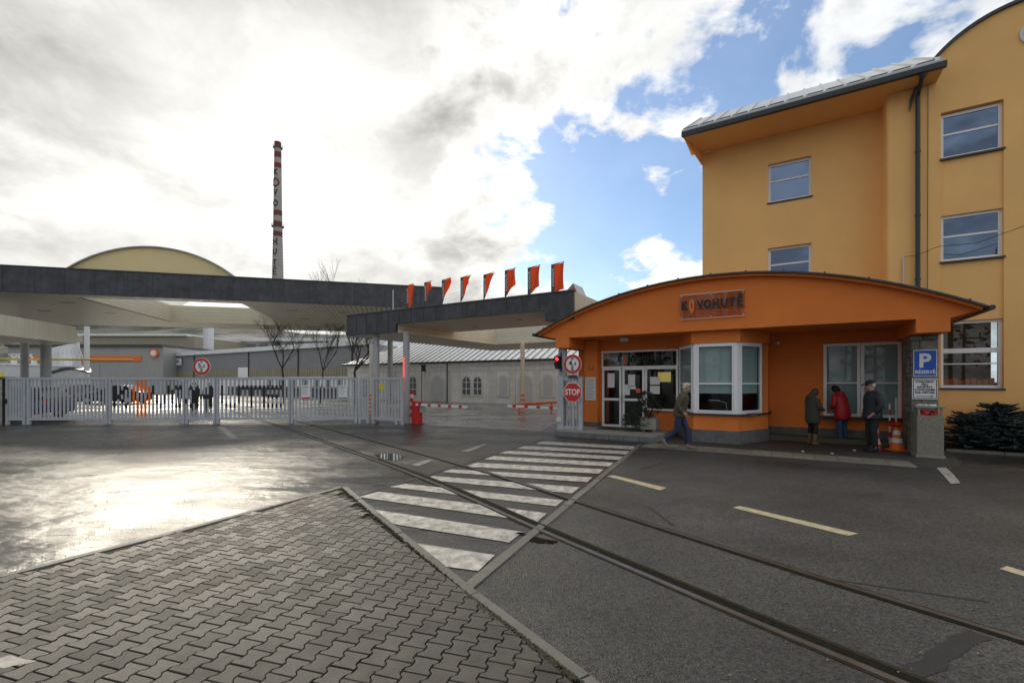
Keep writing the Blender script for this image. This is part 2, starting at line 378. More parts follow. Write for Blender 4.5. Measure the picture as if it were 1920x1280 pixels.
for dist, c, full in cells:
    c = c + Vector((0,0,random.uniform(-.0018,.0018)))
    if cnt < 300:
        if full: o = bpy.data.objects.new('paver', pme); o.location = c
        else:
            me = pme.copy(); me.transform(Matrix.Translation(c)); clip(me)
            if len(me.polygons) < 4: continue
            o = bpy.data.objects.new('paver', me)
        COL.objects.link(o); o.parent = bed; o.rotation_euler = (0, 0, 0); cnt += 1
        if full: o.rotation_euler = (random.uniform(-.006,.006), random.uniform(-.006,.006), 0)
    elif full: rest.add([Vector(v.co)+c for v in pme.vertices], [tuple(p.vertices) for p in pme.polygons])
    else:
        me = pme.copy(); me.transform(Matrix.Translation(c)); clip(me)
        if len(me.polygons) > 3: rest.add([v.co.copy() for v in me.vertices], [tuple(p.vertices) for p in me.polygons])
        bpy.data.meshes.remove(me)
mat('paver_far', (.105, .097, .080), .50, var=.45, scale=7, bump=.25, bscale=160)
ro = rest.build('distant_pavers', 'paver', bed); ro['kind'] = 'stuff'
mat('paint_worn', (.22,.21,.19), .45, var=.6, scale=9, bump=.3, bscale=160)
# ---- crossing stripes (corners measured on the ground)
ZS = [((781,1019),(830,1062),(897,1071),(928,1041)), ((704,956),(736,982.5),(955,1017.5),(980,997.5)), ((710,922),(672,932),(1007,979),(1026,962.5)),
      ((760,907),(731,913),(1042.5,949.5),(1056,938)), ((812,892.5),(790,899),(1072.5,925),(1087.5,913.7)), ((846,880),(830,885),(1101,904),(1111,895)),
      ((895,867.5),(870,875),(1122.5,888),(1132.5,880)), ((925,855),(908,861),(1142.5,874.5),(1151,867.5)), ((952,845),(936,850),(1161,862),(1170,856)),
      ((984,836),(968,841),(1176,852),(1184,846)), ((1016,827.5),(1004,832),(1192.5,843),(1199.5,837))]
zroot = None
for q in ZS:
    pts = [ground(*c) for c in q]; b = MB().add([(p.x,p.y,.0075) for p in pts], [(0,1,2,3)])
    if zroot is None: zroot = structure(b.build('crossing_marking', 'paint_white'))
    else: b.build('stripe', 'paint_white', zroot)
for q in [((1138,893),(1150,891),(1250,915),(1238,919.5)), ((1373,952),(1388,949),(1610,1001),(1590,1005)), ((1874,1067),(1888,1062),(1990,1092),(1975,1098))]:
    structure(sheet('road_mark', [ground(*c) for c in q], .008, 'paint_cream'))
cl = [((1733,859),(1748,858)), ((1752,873),(1768,872)), ((1768,890),(1786,888)), ((1783,907),(1801,906))]
lm = MB()
for (a, b), (c, d) in zip(cl, cl[1:]): lm.add([(*ground(*a)[:2],.008),(*ground(*b)[:2],.008),(*ground(*d)[:2],.008),(*ground(*c)[:2],.008)], [(0,1,2,3)])
structure(lm.build('road_mark', 'paint_white'))
for q in [((862,846),(905,833),(918,831),(880,847)), ((770,872),(800,862),(812,863),(785,874)), ((405,800),(420,800),(447,822),(432,822))]:  # last quad: a pale slanting streak below the pedestrian gate
    structure(sheet('road_mark', [ground(*c) for c in q], .006, 'paint_worn'))
sheet_seam = MB()
for a, b, w in (((668,931),(1020,824),.035), ((1245,868),(1200,880),.05), ((1215,950),(1262,985),.05), ((1690,1275),(1840,1190),.12), ((1480,1075),(1860,1130),.03)):
    A_, B_ = ground(*a), ground(*b); s = Vector((-(B_-A_).y,(B_-A_).x,0)).normalized()*w/2
    pts = []; n = 9
    for k in range(n+1):
        q = A_.lerp(B_, k/n); j = random.uniform(-.4,.4)*w
        pts.append((q + s*(1+j/w) , q - s*(1-j/w)))
    for (p0,p1),(p2,p3) in zip(pts, pts[1:]): sheet_seam.add([(p0.x,p0.y,.0065),(p1.x,p1.y,.0065),(p3.x,p3.y,.0065),(p2.x,p2.y,.0065)], [(0,1,2,3)])
mat('bitumen', (.018,.018,.018), .55, var=.3, scale=20)
structure(sheet_seam.build('road_seam', 'bitumen'))
# ---- track set in the road
RL = [Vector(p) for p in ((3.6,.9,0),(2.29,2.68,0),(1.8,3.34,0),(1.35,3.98,0),(.26,5.54,0),(-1.53,8.17,0),(-4.52,12.05,0),(-10.6,19.6,0),(-24,35.5,0),(-38,50,0),(-70,78,0))]
def smooth(pts, n=8):
    out = []
    for i in range(len(pts)-1):
        p0 = pts[max(i-1,0)]; p1 = pts[i]; p2 = pts[i+1]; p3 = pts[min(i+2,len(pts)-1)]
        for k in range(n):
            t = k/n; out.append(.5*((2*p1)+(p2-p0)*t+(2*p0-5*p1+4*p2-p3)*t*t+(3*p1-p0-3*p2+p3)*t**3))
    return out + [pts[-1]]
RLs = smooth(RL)
def ribbon(mb, line, off, w, z0, z1):
    prev = None
    for i, p in enumerate(line):
        d = (line[min(i+1,len(line)-1)]-line[max(i-1,0)]).normalized(); s = Vector((d.y,-d.x,0))
        a = p + s*(off-w/2); b = p + s*(off+w/2); cur = [(a.x,a.y,z1),(b.x,b.y,z1),(b.x,b.y,z0),(a.x,a.y,z0)]
        if prev: mb.add(prev+cur, [(0,1,5,4),(1,2,6,5),(3,0,4,7)])
        prev = cur
GA = 1.24
for off, sgn, gw, nm in ((0, 1, .085, 'left'), (GA, -1, .055, 'right')):
    m = MB(); ribbon(m, RLs, off, .058, -.02, .013); r = structure(m.build('rail', 'rail_steel'))
    m = MB(); ribbon(m, RLs, off+sgn*(.029+gw/2), gw, -.02, .009); m.build('flangeway', 'groove', r)
    m = MB(); ribbon(m, RLs, off-sgn*(.029+.014), .028, -.02, .0095); m.build('rusty_edge', 'rail_rust', r)
    if sgn == 1:
        m = MB(); ribbon(m, RLs[:46], off+.085+.029+.022, .04, -.02, .012); m.build('guard_rail', 'rail_rust', r)
mat('water', (.012,.011,.008), .02, spec=.7)
pw = []
for k in range(22):
    a = 2*math.pi*k/22; q = ground(1003,1010) ; rr = 1 + .25*math.sin(3*a+1) + .12*math.sin(7*a)
    pw.append((q.x + .20*rr*math.cos(a) - .05*math.sin(a), q.y + .13*rr*math.sin(a) - .12*math.cos(a)*1.1))
structure(sheet('puddle', pw, .0085, 'water'))
pw = [(p[0], p[1]) for p in [ground(*c) for c in ((700,851),(735,850),(760,856),(742,864),(712,860))]]
structure(sheet('puddle', pw, .0045, 'water'))
# ================================================================ gatehouse frame
A = (1.46, 14.67); U = (.853, -.522); V = (.522, .853); G = Frame(A, U, V); AV = A[0]*V[0]+A[1]*V[1]
def gt(px, v): return (AV + v)/(V[0]*(px-960)/FPX + V[1])
def gu(px, v): t = gt(px, v); return ((px-960)/FPX*t - A[0])*U[0] + (t-A[1])*U[1]
def gz(px, py, v): return CAMH + (HOR-py)/FPX*gt(px, v)
# ---- footway by the gatehouse
fw = structure(sheet('footway', [G.p(*q) for q in ((2.95,-1.05),(8.6,-1.08),(9.35,-.5),(9.62,.4),(9.8,2.3),(9.8,3.65),(3.3,3.65),(3.3,0),(2.98,-.1))], .010, 'asphalt_old', th=.05))
mat('slab', (.17,.155,.125), .65, var=.25, scale=6, bump=.3, bscale=80, objvar=.12)
for i in range(13):
    for j in range(2):
        u0 = 2.98+i*.435; bevel(MB().box(u0+.004,u0+.431,-1.03+j*.45,-.59+j*.45,-.02,.020+random.uniform(-.002,.002),G).build('slab','slab',fw), .005)
gh = thing('gatehouse', 'low orange gatehouse with a shallow arched roof and white bay window', 'building', G.p(4.5,2,0))
st = MB().box(-.12,3.1,.055,2.3,.0,.172,G).build('platform', 'concrete', gh)
mat('riser', (.15,.155,.16), .7, var=.2, scale=6, objvar=.12)
for i in range(7): bevel(MB().box(-.12+i*.46+.004,-.12+(i+1)*.46-.004,0,.055,.0,.160,G).build('riser_block','riser',st), .006)
MB().box(.85,2.5,1.2,2.05,.172,.186,G).build('door_mat','black',gh)
# walls
w = MB()
wall_open(w, G, .63, 3.3, .172, 3.3, 2.2, .2, [(.70,2.26,.1,2.80),(2.26,3.24,.78,2.80)])
w.build('wall', 'orange', gh); MB().box(-.33,.12,2.5,6,.0,3.2,G).build('wall','orange',gh); w = MB()
wall_open(w, G, 5.84, 9.12, .36, 3.25, 3.2, .2, [(7.25,9.04,.74,2.88)])
w.build('wall', 'orange', gh); MB().box(5.70,5.838,2.21,3.19,.36,3.25,G).build('wall','orange',gh); MB().box(9.122,9.40,2.32,3.6,.36,3.25,G).build('wall','orange',gh)
MB().box(.15,.63,1.9,2.5,.33,3.2,G).build('pier','orange',gh); MB().box(.13,.65,1.88,2.5,.172,.33,G).build('pier_base','plinth',gh)
MB().box(5.78,9.2,3.17,3.3,0,.36,G).build('plinth','plinth',gh)
MB().box(.13,8.90,.86,6.0,3.22,3.30,G).build('porch_ceiling','orange',gh)
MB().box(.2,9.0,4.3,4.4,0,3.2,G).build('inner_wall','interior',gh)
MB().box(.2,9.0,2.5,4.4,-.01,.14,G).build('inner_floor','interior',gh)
# arched front
RC, RR, ZC = 4.52, 11.95, 4.69-11.95
def arc(u0, u1, r, n=40): return [(u0+(u1-u0)*k/n, ZC+math.sqrt(r*r-(u0+(u1-u0)*k/n-RC)**2)) for k in range(n+1)]
pts = [(-.35,3.20),(-.35,2.89),(.14,2.89),(.14,3.215),(8.89,3.215),(8.89,2.89),(9.48,2.89),(9.48,3.20),(9.93,3.33)] + arc(9.93,-.89,RR-.06)
MB().prism([G.p(u,.6,z) for u, z in pts], G.b*.26).build('fascia','orange',gh)
MB().box(-.345,.135,.86,2.45,2.895,3.22,G).build('side_beam','orange',gh); MB().box(8.895,9.475,.86,3.6,2.895,3.22,G).build('side_beam','orange',gh)
def arcsheet(u0,u1,r0,r1,v0,v1,name,m):
    b = MB(); a0 = arc(u0,u1,r0); a1 = arc(u0,u1,r1)
    for k in range(len(a0)-1):
        q = [G.p(a0[k][0],v0,a0[k][1]),G.p(a0[k+1][0],v0,a0[k+1][1]),G.p(a0[k+1][0],v1,a0[k+1][1]),G.p(a0[k][0],v1,a0[k][1]),
             G.p(a1[k][0],v0,a1[k][1]),G.p(a1[k+1][0],v0,a1[k+1][1]),G.p(a1[k+1][0],v1,a1[k+1][1]),G.p(a1[k][0],v1,a1[k][1])]
        b.hexa(q)
    return b.build(name, m, gh)
arcsheet(-.92,9.96,RR-.058,RR-.0,.42,3.6,'roof_edge','orange')
rf = arcsheet(-1.0,10.04,RR+.002,RR+.045,.34,3.65,'roof','dark_roof')
for k in range(13):
    u = -.7+k*.87; z = ZC+math.sqrt((RR+.045)**2-(u-RC)**2); MB().box(u-.02,u+.02,.35,3.6,z-.01,z+.03,G).build('seam','dark_roof',rf)
for u, s in ((-1.02,-1),(10.06,1)):
    z = 3.36; MB().tube(G.p(u,.25,z-.02),G.p(u,3.6,z-.02),.055,n=10).build('gutter','gutter',gh)
# entrance glazing
def frame_rect(u0,u1,z0,z1,v,fw,name='window',m='white_frame',F=G,d=.07):
    b = MB(); b.box(u0,u1,v,v+d,z0,z0+fw,F); b.box(u0,u1,v,v+d,z1-fw,z1,F); b.box(u0,u0+fw,v,v+d,z0+fw,z1-fw,F); b.box(u1-fw,u1,v,v+d,z0+fw,z1-fw,F)
    return b.build(name, m, gh)
def pane(parent, u0,u1,z0,z1,v,F=G,m='clear_glass'): return MB().box(u0,u1,v,v+.012,z0,z1,F).build('pane',m,parent)
fx = frame_rect(.70,3.30,2.24,2.82,2.14,.05,'transom_window'); pane(fx,.75,3.25,2.29,2.77,2.17)
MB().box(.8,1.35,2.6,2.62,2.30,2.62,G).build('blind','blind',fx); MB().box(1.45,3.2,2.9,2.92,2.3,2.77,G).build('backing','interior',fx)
for k, (u0,u1) in enumerate(((.72,1.42),(1.46,2.22))):
    d = frame_rect(u0,u1,.19,2.235,2.13-.02*k,.075,'door'); MB().box(u0+.075,u1-.075,2.14-.02*k,2.19-.02*k,1.10,1.18,G).build('door_rail','white_frame',d)
    pane(d,u0+.07,u1-.07,.26,1.105,2.16-.02*k); pane(d,u0+.07,u1-.07,1.175,2.165,2.16-.02*k)
    MB().tube(G.p(u1-.04 if k==0 else u0+.04,2.06,1.0),G.p(u1-.04 if k==0 else u0+.04,2.06,1.3),.014,n=8).build('door_handle','white_metal',d)
    for (a,b,c,e,mm) in (((.2,.45,1.55,2.05,'white'),) if k==0 else ((.2,.44,1.62,2.0,'white'),(.2,.46,1.50,1.60,'white'),(.46,.62,1.38,1.52,'bright_orange'),(.47,.61,1.39,1.46,'white'),(.06,.26,1.30,1.66,'white'))):
        MB().box(u0+a,u0+b,2.145-.02*k,2.152-.02*k,c,e,G).build('notice',mm,d)
fx = frame_rect(2.24,3.30,.80,2.235,2.12,.06,'window'); pane(fx,2.3,3.25,.86,2.18,2.15)
MB().box(2.4,2.72,2.135,2.142,1.35,1.62,G).build('notice','white',fx); MB().box(2.4,2.72,2.135,2.142,1.66,1.92,G).build('notice','white',fx)
mat('warm_glow', (.8,.6,.2), .8, emit=(1,.72,.18), estr=.35)
MB().box(2.3,2.75,3.6,3.62,1.75,2.1,G).build('glow_panel','warm_glow',gh)  # glow added to a plain panel for the yellow light inside the entrance
# bay window: three facets
BC = [(3.3,2.2),(3.98,.9),(5.16,.9),(5.84,2.2)]
def pr(off, z0, z1, name, m, cut=2.3):
    c = Vector((4.57,1.9,0)); P = []
    for (u,v) in BC:
        P.append((u + (off if u > 4.57 else -off)*.9, v - (off if v < 2 else -.05)))
    P = [P[0],P[1],P[2],P[3],(P[3][0],3.18),(P[0][0],3.18)]
    if cut: P[0] = (P[0][0], 2.195); P[5] = (P[5][0], 2.6)
    return MB().prism([G.p(u,v,z0) for u, v in P], (0,0,z1-z0)).build(name, m, gh)
pr(.03,0,.37,'bay_plinth','plinth'); pr(0,.37,.80,'bay_base','orange'); pr(.09,.80,.84,'bay_sill','gutter'); pr(.05,2.88,3.215,'bay_head','orange')
def facet(p, q, parts):
    a = G.p(*p); b = G.p(*q); d = (b-a); Ln = d.length; d = d/Ln; n = Vector((-d.y, d.x, 0))
    F = Frame((a.x,a.y), (d.x,d.y), (n.x,n.y))
    for u0, u1 in parts:
        u0 *= Ln; u1 *= Ln
        wn = frame_rect(u0,u1,.845,2.875,0,.085,'window',F=F); pane(wn,u0+.08,u1-.08,.92,2.80,.03,F)
        MB().box(u0+.08,u1-.08,.02,.055,1.685,1.725,F).build('glazing_bar','white_frame',wn)
        if u1-u0 > .9:
            b2 = MB(); b2.box(u0+.13,u1-.13,-.02,-.001,.90,.94,F); b2.box(u0+.13,u1-.13,-.02,-.001,2.77,2.81,F); b2.box(u0+.09,u0+.13,-.02,-.001,.90,2.81,F); b2.box(u1-.13,u1-.09,-.02,-.001,.90,2.81,F); b2.build('sash','white_frame',wn)
        MB().box(u0+.09,u1-.09,.10,.11,1.42,2.82,F).build('blind','blind',wn)
    return F
facet(BC[0],BC[1],[(0.02,.98)]); F2 = facet(BC[1],BC[2],[(.02,.98)]); F3 = facet(BC[2],BC[3],[(.02,.80)])
MB().box(4.0,5.6,1.25,2.1,.80,.86,G).build('desk','interior',gh)
dl = MB(); dl.tube(G.p(4.85,1.2,.86),G.p(4.82,1.2,1.15),.012,n=6); dl.tube(G.p(4.82,1.2,1.15),G.p(4.55,1.2,1.22),.012,n=6); dl.box(4.35,4.65,1.15,1.25,1.2,1.23,G); dl.build('desk_lamp','white_metal',gh)
# recess window with drawn blinds
fx = window(gh, G, 7.25,8.13,.75,2.88,3.14,.08,bars_z=((1.72,.04),),pane='clear_glass'); MB().box(7.33,8.05,3.26,3.27,.83,2.8,G).build('blind','blind',fx)
fx = window(gh, G, 8.14,9.04,.75,2.88,3.14,.08,bars_z=((1.72,.04),),pane='clear_glass'); MB().box(8.22,8.96,3.26,3.27,.83,2.8,G).build('blind','blind',fx)
MB().box(7.15,9.1,2.98,3.22,.69,.735,G).build('window_sill','gutter',gh)
MB().lathe(G.p(1.72,1.5,3.08), ((.0,.0),(.13,.02),(.16,.07),(.15,.135)), 16).build('porch_lamp','white_metal',gh,smooth=True)
c = MB(); c.tube(G.p(5.98,2.9,2.95),G.p(6.1,2.75,2.93),.05,n=8); c.tube(G.p(5.95,2.95,3.2),G.p(5.98,2.9,2.95),.02,n=6); c.build('camera_dome','white_metal',gh)
# stone pillar: courses of rough blocks
pil = thing('stone_pillar', 'rough grey stone pillar holding the right end of the orange porch', 'pillar', G.p(9.18,1.8,0))
MB().box(8.96,9.41,1.38,2.28,0,2.889,G).build('core','joint_dirt',pil)
z = 0.0; row = 0
while z < 2.86:
    h = min(random.choice((.14,.17,.20,.24)), 2.885-z); cuts = [8.93, 8.93+random.uniform(.16,.36), 9.44]
    if random.random() < .25: cuts = [8.93,9.44]
    for a, b in zip(cuts, cuts[1:]):
        e = random.uniform(0,.018); bevel(MB().box(a+.005,b-.005,1.35-e,1.6,z+.005,z+h-.005,G).build('stone','stone',pil), .012)
    vc = [1.605, random.uniform(1.8,2.05), 2.3]
    for a, b in zip(vc, vc[1:]):
        e = random.uniform(0,.015); bevel(MB().box(8.93-e,9.15,a+.005,b-.005,z+.005,z+h-.005,G).build('stone','stone',pil), .012)
    z += h
# sign on the fascia
def pin(F, u, z, v, w, h, m, parent, name='letter', hole=True):
    n = 28; out = []; inn = []
    for k in range(n):
        a = 2*math.pi*k/n; x = math.sin(a); y = math.cos(a)
        ww = w/2*(1 - .42*max(0,-y)**1.2); out.append((u+x*ww, z+h*(.5*y if y > 0 else .5*y)))
        inn.append((u+x*w*.17, z+h*.06+y*h*.23))
    b = MB(); P = [F.p(a,v,c) for a, c in out]+[F.p(a,v,c) for a, c in inn]+[F.p(a,v-.012,c) for a, c in out]+[F.p(a,v-.012,c) for a, c in inn]
    fs = []
    for k in range(n):
        j = (k+1)%n; fs += [(k,j,n+j,n+k),(2*n+k,2*n+j,3*n+j,3*n+k),(k,j,2*n+j,2*n+k),(n+k,n+j,3*n+j,3*n+k)]
    return b.add(P,fs).build(name,m,parent)
sg = thing('name_sign', 'clear panel with KOVOHUTĚ in black letters and an orange drop on the arched front', 'sign', G.p(4.5,.55,3.9))
gl = glass('acrylic', (.86,.80,.76), 1.45)
bevel(MB().box(3.67,5.36,.535,.547,3.56,4.25,G).build('panel','acrylic',sg),.003)
e = MB(); e.box(3.67,5.36,.53,.552,4.245,4.262,G); e.box(3.67,5.36,.53,.552,3.548,3.562,G); e.build('edge','white_metal',sg)
for u in (3.72,4.5,5.31):
    for z in (3.6,4.21): MB().tube(G.p(u,.525,z),G.p(u,.6,z),.014,n=8).build('standoff','white_metal',sg)
def word(F, us, z, v, size, parent, m='black', sx=.72, pinm='bright_orange', pinw=.15, pinh=.43):
    for ch, u in zip('KOVOHUTĚ', us):
        if u == us[1]: pin(F, u, z-.02, v-.002, pinw, pinh, pinm, parent); continue
        p = F.p(u, v, z); lettering(ch, size, p, (F.a.x,F.a.y), m, parent, .008, .016*size/.33, sx=sx, name='letter')
us = [gu(x,.53) for x in (1283,1297,1312.5,1326.5,1342,1358,1373,1387.5)]
word(G, us, 3.93, .523, .335, sg)
sg2 = thing('door_sign', 'KOVOHUTĚ lettering on the glass above the entrance doors', 'sign', G.p(1.9,2.12,2.5))
us = [gu(x,2.12) for x in (1161,1171,1182,1191.5,1201.5,1212,1222,1234)]
word(G, us, 2.54, 2.155, .26, sg2, sx=.8, pinw=.13, pinh=.32)
nb = tag(MB().box(gu(1097.5,1.88),gu(1117,1.88),1.87,1.885,gz(1107,750,1.88),gz(1107,707,1.88),G).build('notice_board','white'), 'white printed notice board on the orange pier', 'notice')
mat('print_grey', (.35,.36,.38), .7)
for k in range(14):
    z = gz(1107,711+k*2.7,1.88); MB().box(gu(1099.5,1.86),gu(1115-(k*7%5),1.86),1.866,1.869,z-.012,z+.006,G).build('text_line','print_grey',nb)
hn = tag(MB().box(.33,.50,1.88,1.895,2.18,2.28,G).build('house_number','red'), 'small dark red house number plate on the orange pier', 'plate'); lettering('391',.07,G.p(.415,1.877,2.23),U,'white',hn,.002)
# ================================================================ yellow building
yb = thing('office_building', 'three-storey ochre office building with dark eaves and a barrel-topped wing', 'building', G.p(9,5,0))
ZE = 10.08
wA = MB(); opA = [(5.76,7.0,7.83,9.14),(5.76,7.0,5.0,6.29),(5.76,7.0,2.1,3.45)]
wall_open(wA, G, 3.675, 8.83, 0, ZE, 4.5, .35, opA); wA.box(3.675,4.0,4.85,14,0,ZE,G)
wA.box(8.80,8.90,3.72,4.50,0,ZE,G)
wA.build('wall','yellow',yb)
for o in opA: window(yb, G, o[0],o[1],o[2],o[3],4.62,.075,bars_z=(((o[2]+o[3])/2+.08,.05),),sill='dark_roof')
wB = MB(); wall_open(wB, G, 8.83, 15.5, 0, ZE, 3.7, .35, [(9.97,11.20,1.55,9.20),(12.4,13.63,1.55,9.2)])
wB.box(8.83,8.9,4.05,4.49,0,ZE,G)
for u0 in (9.97,12.4):
    for a, b in ((3.43,5.08),(6.35,7.93)): MB().box(u0,u0+1.23,3.745,4.0,a,b,G).build('spandrel','yellow',yb)
c0, rr = 11.78, 2.5
def garc(u0,u1,r,n=30): return [(u0+(u1-u0)*k/n, 9.13+math.sqrt(max(0,r*r-(u0+(u1-u0)*k/n-c0)**2))) for k in range(n+1)]
wB.prism([G.p(u,3.7,z) for u, z in [(9.47,ZE)]+garc(9.5,14.06,rr)+[(14.09,ZE)]], G.b*.35)
wB.build('wall','yellow',yb)
for u0 in (9.97,12.4):
    for a, b in ((1.59,3.43),(5.08,6.35),(7.93,9.17)):
        bz = ((a+b)/2+(.06 if b-a < 1.5 else .1),.05 if b-a < 1.5 else .13)
        window(yb, G, u0,u0+1.23,a,b,3.82,.075,bars_z=(bz,) if b-a<1.5 else (bz,(2.25,.03)),sill='dark_roof',pane='office_glass' if a > 2 else 'clear_glass')
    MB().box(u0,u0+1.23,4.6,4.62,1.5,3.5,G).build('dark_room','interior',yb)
fl_ = MB()
for k in range(9): fl_.box(10.05+k*.12,10.15+k*.12,4.0,4.1,1.68,1.80+.03*(k%3),G)
fl_.build('sill_plants','bright_orange',yb)
b = MB()
ga = garc(9.30,14.26,rr+.06,36); gb = garc(9.30,14.26,rr,36)
for k in range(36):
    b.hexa([G.p(ga[k][0],3.62,gb[k][1]-.02),G.p(ga[k+1][0],3.62,gb[k+1][1]-.02),G.p(ga[k+1][0],12,gb[k+1][1]-.02),G.p(ga[k][0],12,gb[k][1]-.02),G.p(ga[k][0],3.62,ga[k][1]),G.p(ga[k+1][0],3.62,ga[k+1][1]),G.p(ga[k+1][0],12,ga[k+1][1]),G.p(ga[k][0],12,ga[k][1])])
b.build('barrel_roof','dark_roof',yb)
vn = MB(); n = 28; C = (11.78, 10.74)
ring = []
for r_, v_ in ((.30,3.66),(.30,3.72),(.23,3.72),(.23,3.66)):
    ring += [G.p(C[0]+r_*math.cos(2*math.pi*k/n), v_, C[1]+r_*math.sin(2*math.pi*k/n)) for k in range(n)]
vn.add(ring, [(i*n+k, i*n+(k+1)%n, ((i+1)%4)*n+(k+1)%n, ((i+1)%4)*n+k) for i in range(4) for k in range(n)])
vo = vn.build('round_vent','white_metal',yb)
for k in range(9):
    zz = C[1]-.2+k*.05; hw = math.sqrt(max(0,.225**2-(zz-C[1])**2)); MB().box(C[0]-hw,C[0]+hw,3.675,3.695,zz-.008,zz+.012,G).build('louvre','print_grey',vo)
# eaves, gutter, roof
MB().box(3.30,9.88,3.03,4.50,ZE+.002,ZE+.09,G).build('soffit','yellow',yb)
MB().prism([G.p(3.30,3.03,ZE),G.p(3.675,4.5,ZE-.45),G.p(3.675,4.5,ZE)], G.a*-.02).build('eave_cheek','yellow',yb)
MB().box(3.25,9.93,2.90,3.04,ZE+.0,ZE+.14,G).build('gutter','gutter',yb)
rf = MB(); sl_ = .60
rf.hexa([G.p(3.25,2.95,ZE+.15),G.p(9.85,2.95,ZE+.15),G.p(9.85,6.5,ZE+.15+3.55*sl_),G.p(3.25,6.5,ZE+.15+3.55*sl_),G.p(3.25,2.95,ZE+.22),G.p(9.85,2.95,ZE+.22),G.p(9.85,6.5,ZE+.22+3.55*sl_),G.p(3.25,6.5,ZE+.22+3.55*sl_)])
ro = rf.build('roof','roof_metal',yb)
MB().box(3.7,9.5,6.5,14,ZE,ZE+2.28,G).build('roof_core','dark_roof',yb)
for k in range(14):
    u = 3.3+k*.5; MB().hexa([G.p(u,2.97,ZE+.221),G.p(u+.05,2.97,ZE+.221),G.p(u+.05,6.5,ZE+.221+3.53*sl_),G.p(u,6.5,ZE+.221+3.53*sl_),G.p(u,2.97,ZE+.285),G.p(u+.05,2.97,ZE+.285),G.p(u+.05,6.5,ZE+.285+3.53*sl_),G.p(u,6.5,ZE+.285+3.53*sl_)]).build('seam','roof_metal',ro)
    if k < 13:
        t = MB(); p0 = G.p(u+.06,3.18,ZE+.38); p1 = G.p(u+.44,3.18,ZE+.38); t.tube(p0,p1,.02,n=6); t.tube(p0,p0-Vector((0,0,.14)),.015,n=5); t.tube(p1,p1-Vector((0,0,.14)),.015,n=5); t.build('snow_guard','roof_metal',ro)
dp = MB(); up_ = gu(1720.5,3.62); dp.tube(G.p(up_,3.60,0),G.p(up_,3.60,9.8),.055,n=12); dp.tube(G.p(up_,3.60,9.8),G.p(up_,3.02,10.1),.055,n=12); dp.lathe(G.p(up_,3.02,9.98),((.06,0),(.11,.12)),12); dp.build('downpipe','gutter',yb)
for z in (4.6,6.4,8.2): MB().tube(G.p(up_,3.60,z),G.p(up_,3.60,z+.05),.068,n=12).build('pipe_clip','gutter',yb)
uw = gu(1738,3.68); lw = MB(); lw.tube(G.p(uw,3.67,2.5),G.p(uw+.02,3.67,10.05),.008,n=5); lw.build('lightning_wire','gutter',yb)
up2 = gu(1694,3.66); lw = MB(); lw.tube(G.p(up2,3.65,3.2),G.p(up2,3.65,5.32),.02,n=6); lw.build('vent_pipe','white_metal',yb)
pts = [G.p(up2,3.65,5.32),G.p(up2+.25,3.55,5.30),G.p(up2+.7,3.4,5.45),G.p(up2+1.4,3.2,5.38),G.p(up2+2.6,2.9,5.75),G.p(up2+5,2.3,6.6)]
lw = MB()
for a, b_ in zip(pts, pts[1:]): lw.tube(a,b_,.008,n=5,caps=False)
lw.build('cable','gutter',yb)

# ---- moss and grit caught between the pavers and the kerb, chalk mark, litter
rnd = random.Random(12); b = MB()
for k in range(1500):
    t = rnd.random(); i = 0 if t < .35 else (1 if t < .8 else 2); a_, c_ = PR[i], PR[i+1]; q = a_.lerp(c_, rnd.random()); d = (c_-a_).normalized(); nrm = Vector((d.y,-d.x,0))
    q = q + nrm*(rnd.random()**2*.05-.005); sz = rnd.uniform(.003,.010); b.box(q.x-sz,q.x+sz,q.y-sz,q.y+sz,.015,.024+sz*.6)
mat('moss',(.030,.032,.014),.95,var=.5,scale=30); o = b.build('moss','moss'); o['kind'] = 'stuff'; tag(o,'dark moss and grit along the kerb beside the pavers','moss')
b = MB()
for k in range(900):
    q = Vector((rnd.uniform(-6,7),rnd.uniform(2.4,11),0)); sz = rnd.uniform(.003,.007); b.box(q.x-sz,q.x+sz,q.y-sz*.7,q.y+sz*.7,.008,.008+sz)
mat('grit',(.16,.15,.13),.9,var=.5,scale=30); o = b.build('grit','grit'); o['kind'] = 'stuff'; tag(o,'loose pale grit scattered over the road','grit')
cm = [(0,1232),(20,1227),(45,1235),(70,1238),(52,1243),(30,1246),(8,1252),(-20,1246)]
structure(sheet('chalk_mark',[ground(x,y,.032) for x, y in cm],.0325,'paint_worn'))
for px, py in ((1560,852),(1505,848),(1602,846)):
    q = ground(px,py); tag(MB().lathe((q.x,q.y,.022),((.03,0),(.035,.012),(.015,.02)),8).build('paper_scrap','white'),'small white paper scrap on the footway %s' % {1560:'between the red coat and the cap',1505:'left of the olive coat',1602:'just left of the capped man'}[px],'litter')
# ================================================================ small canopy with flags
sc = thing('low_canopy', 'low flat canopy with slate-grey fascia carrying the row of orange flags', 'canopy', G.p(-5,4,0))
uL, uR, vF, vB, ZT, ZB, ZM = -10.8, .36, .45, 12.3, 4.72, 3.82, 4.17
f = MB(); f.box(uL,-7.7,vF,vF+.12,ZB,ZT,G); f.box(-7.7,-.67,vF,vF+.12,ZM,ZT,G); f.box(-.67,uR,vF,vF+.12,ZB,ZT,G)
fo = f.build('fascia','slate',sc)
for k in range(1,17):
    u = uL+k*.66; MB().box(u-.012,u+.012,vF-.012,vF,(ZB if (u<-7.7 or u>-.67) else ZM)+.003,ZT-.003,G).build('fascia_seam','slate',fo)
MB().box(uL-.02,uR+.02,vF-.03,vF+.2,ZT+.001,ZT+.05,G).build('coping','dark_roof',sc)
MB().box(uL,uL+.12,vF+.121,vB,ZB,ZT,G).build('side_fascia','slate',sc)
MB().box(uR-.12,uR,vF+.121,vB,ZB,ZT,G).build('end_wall','beige',sc)
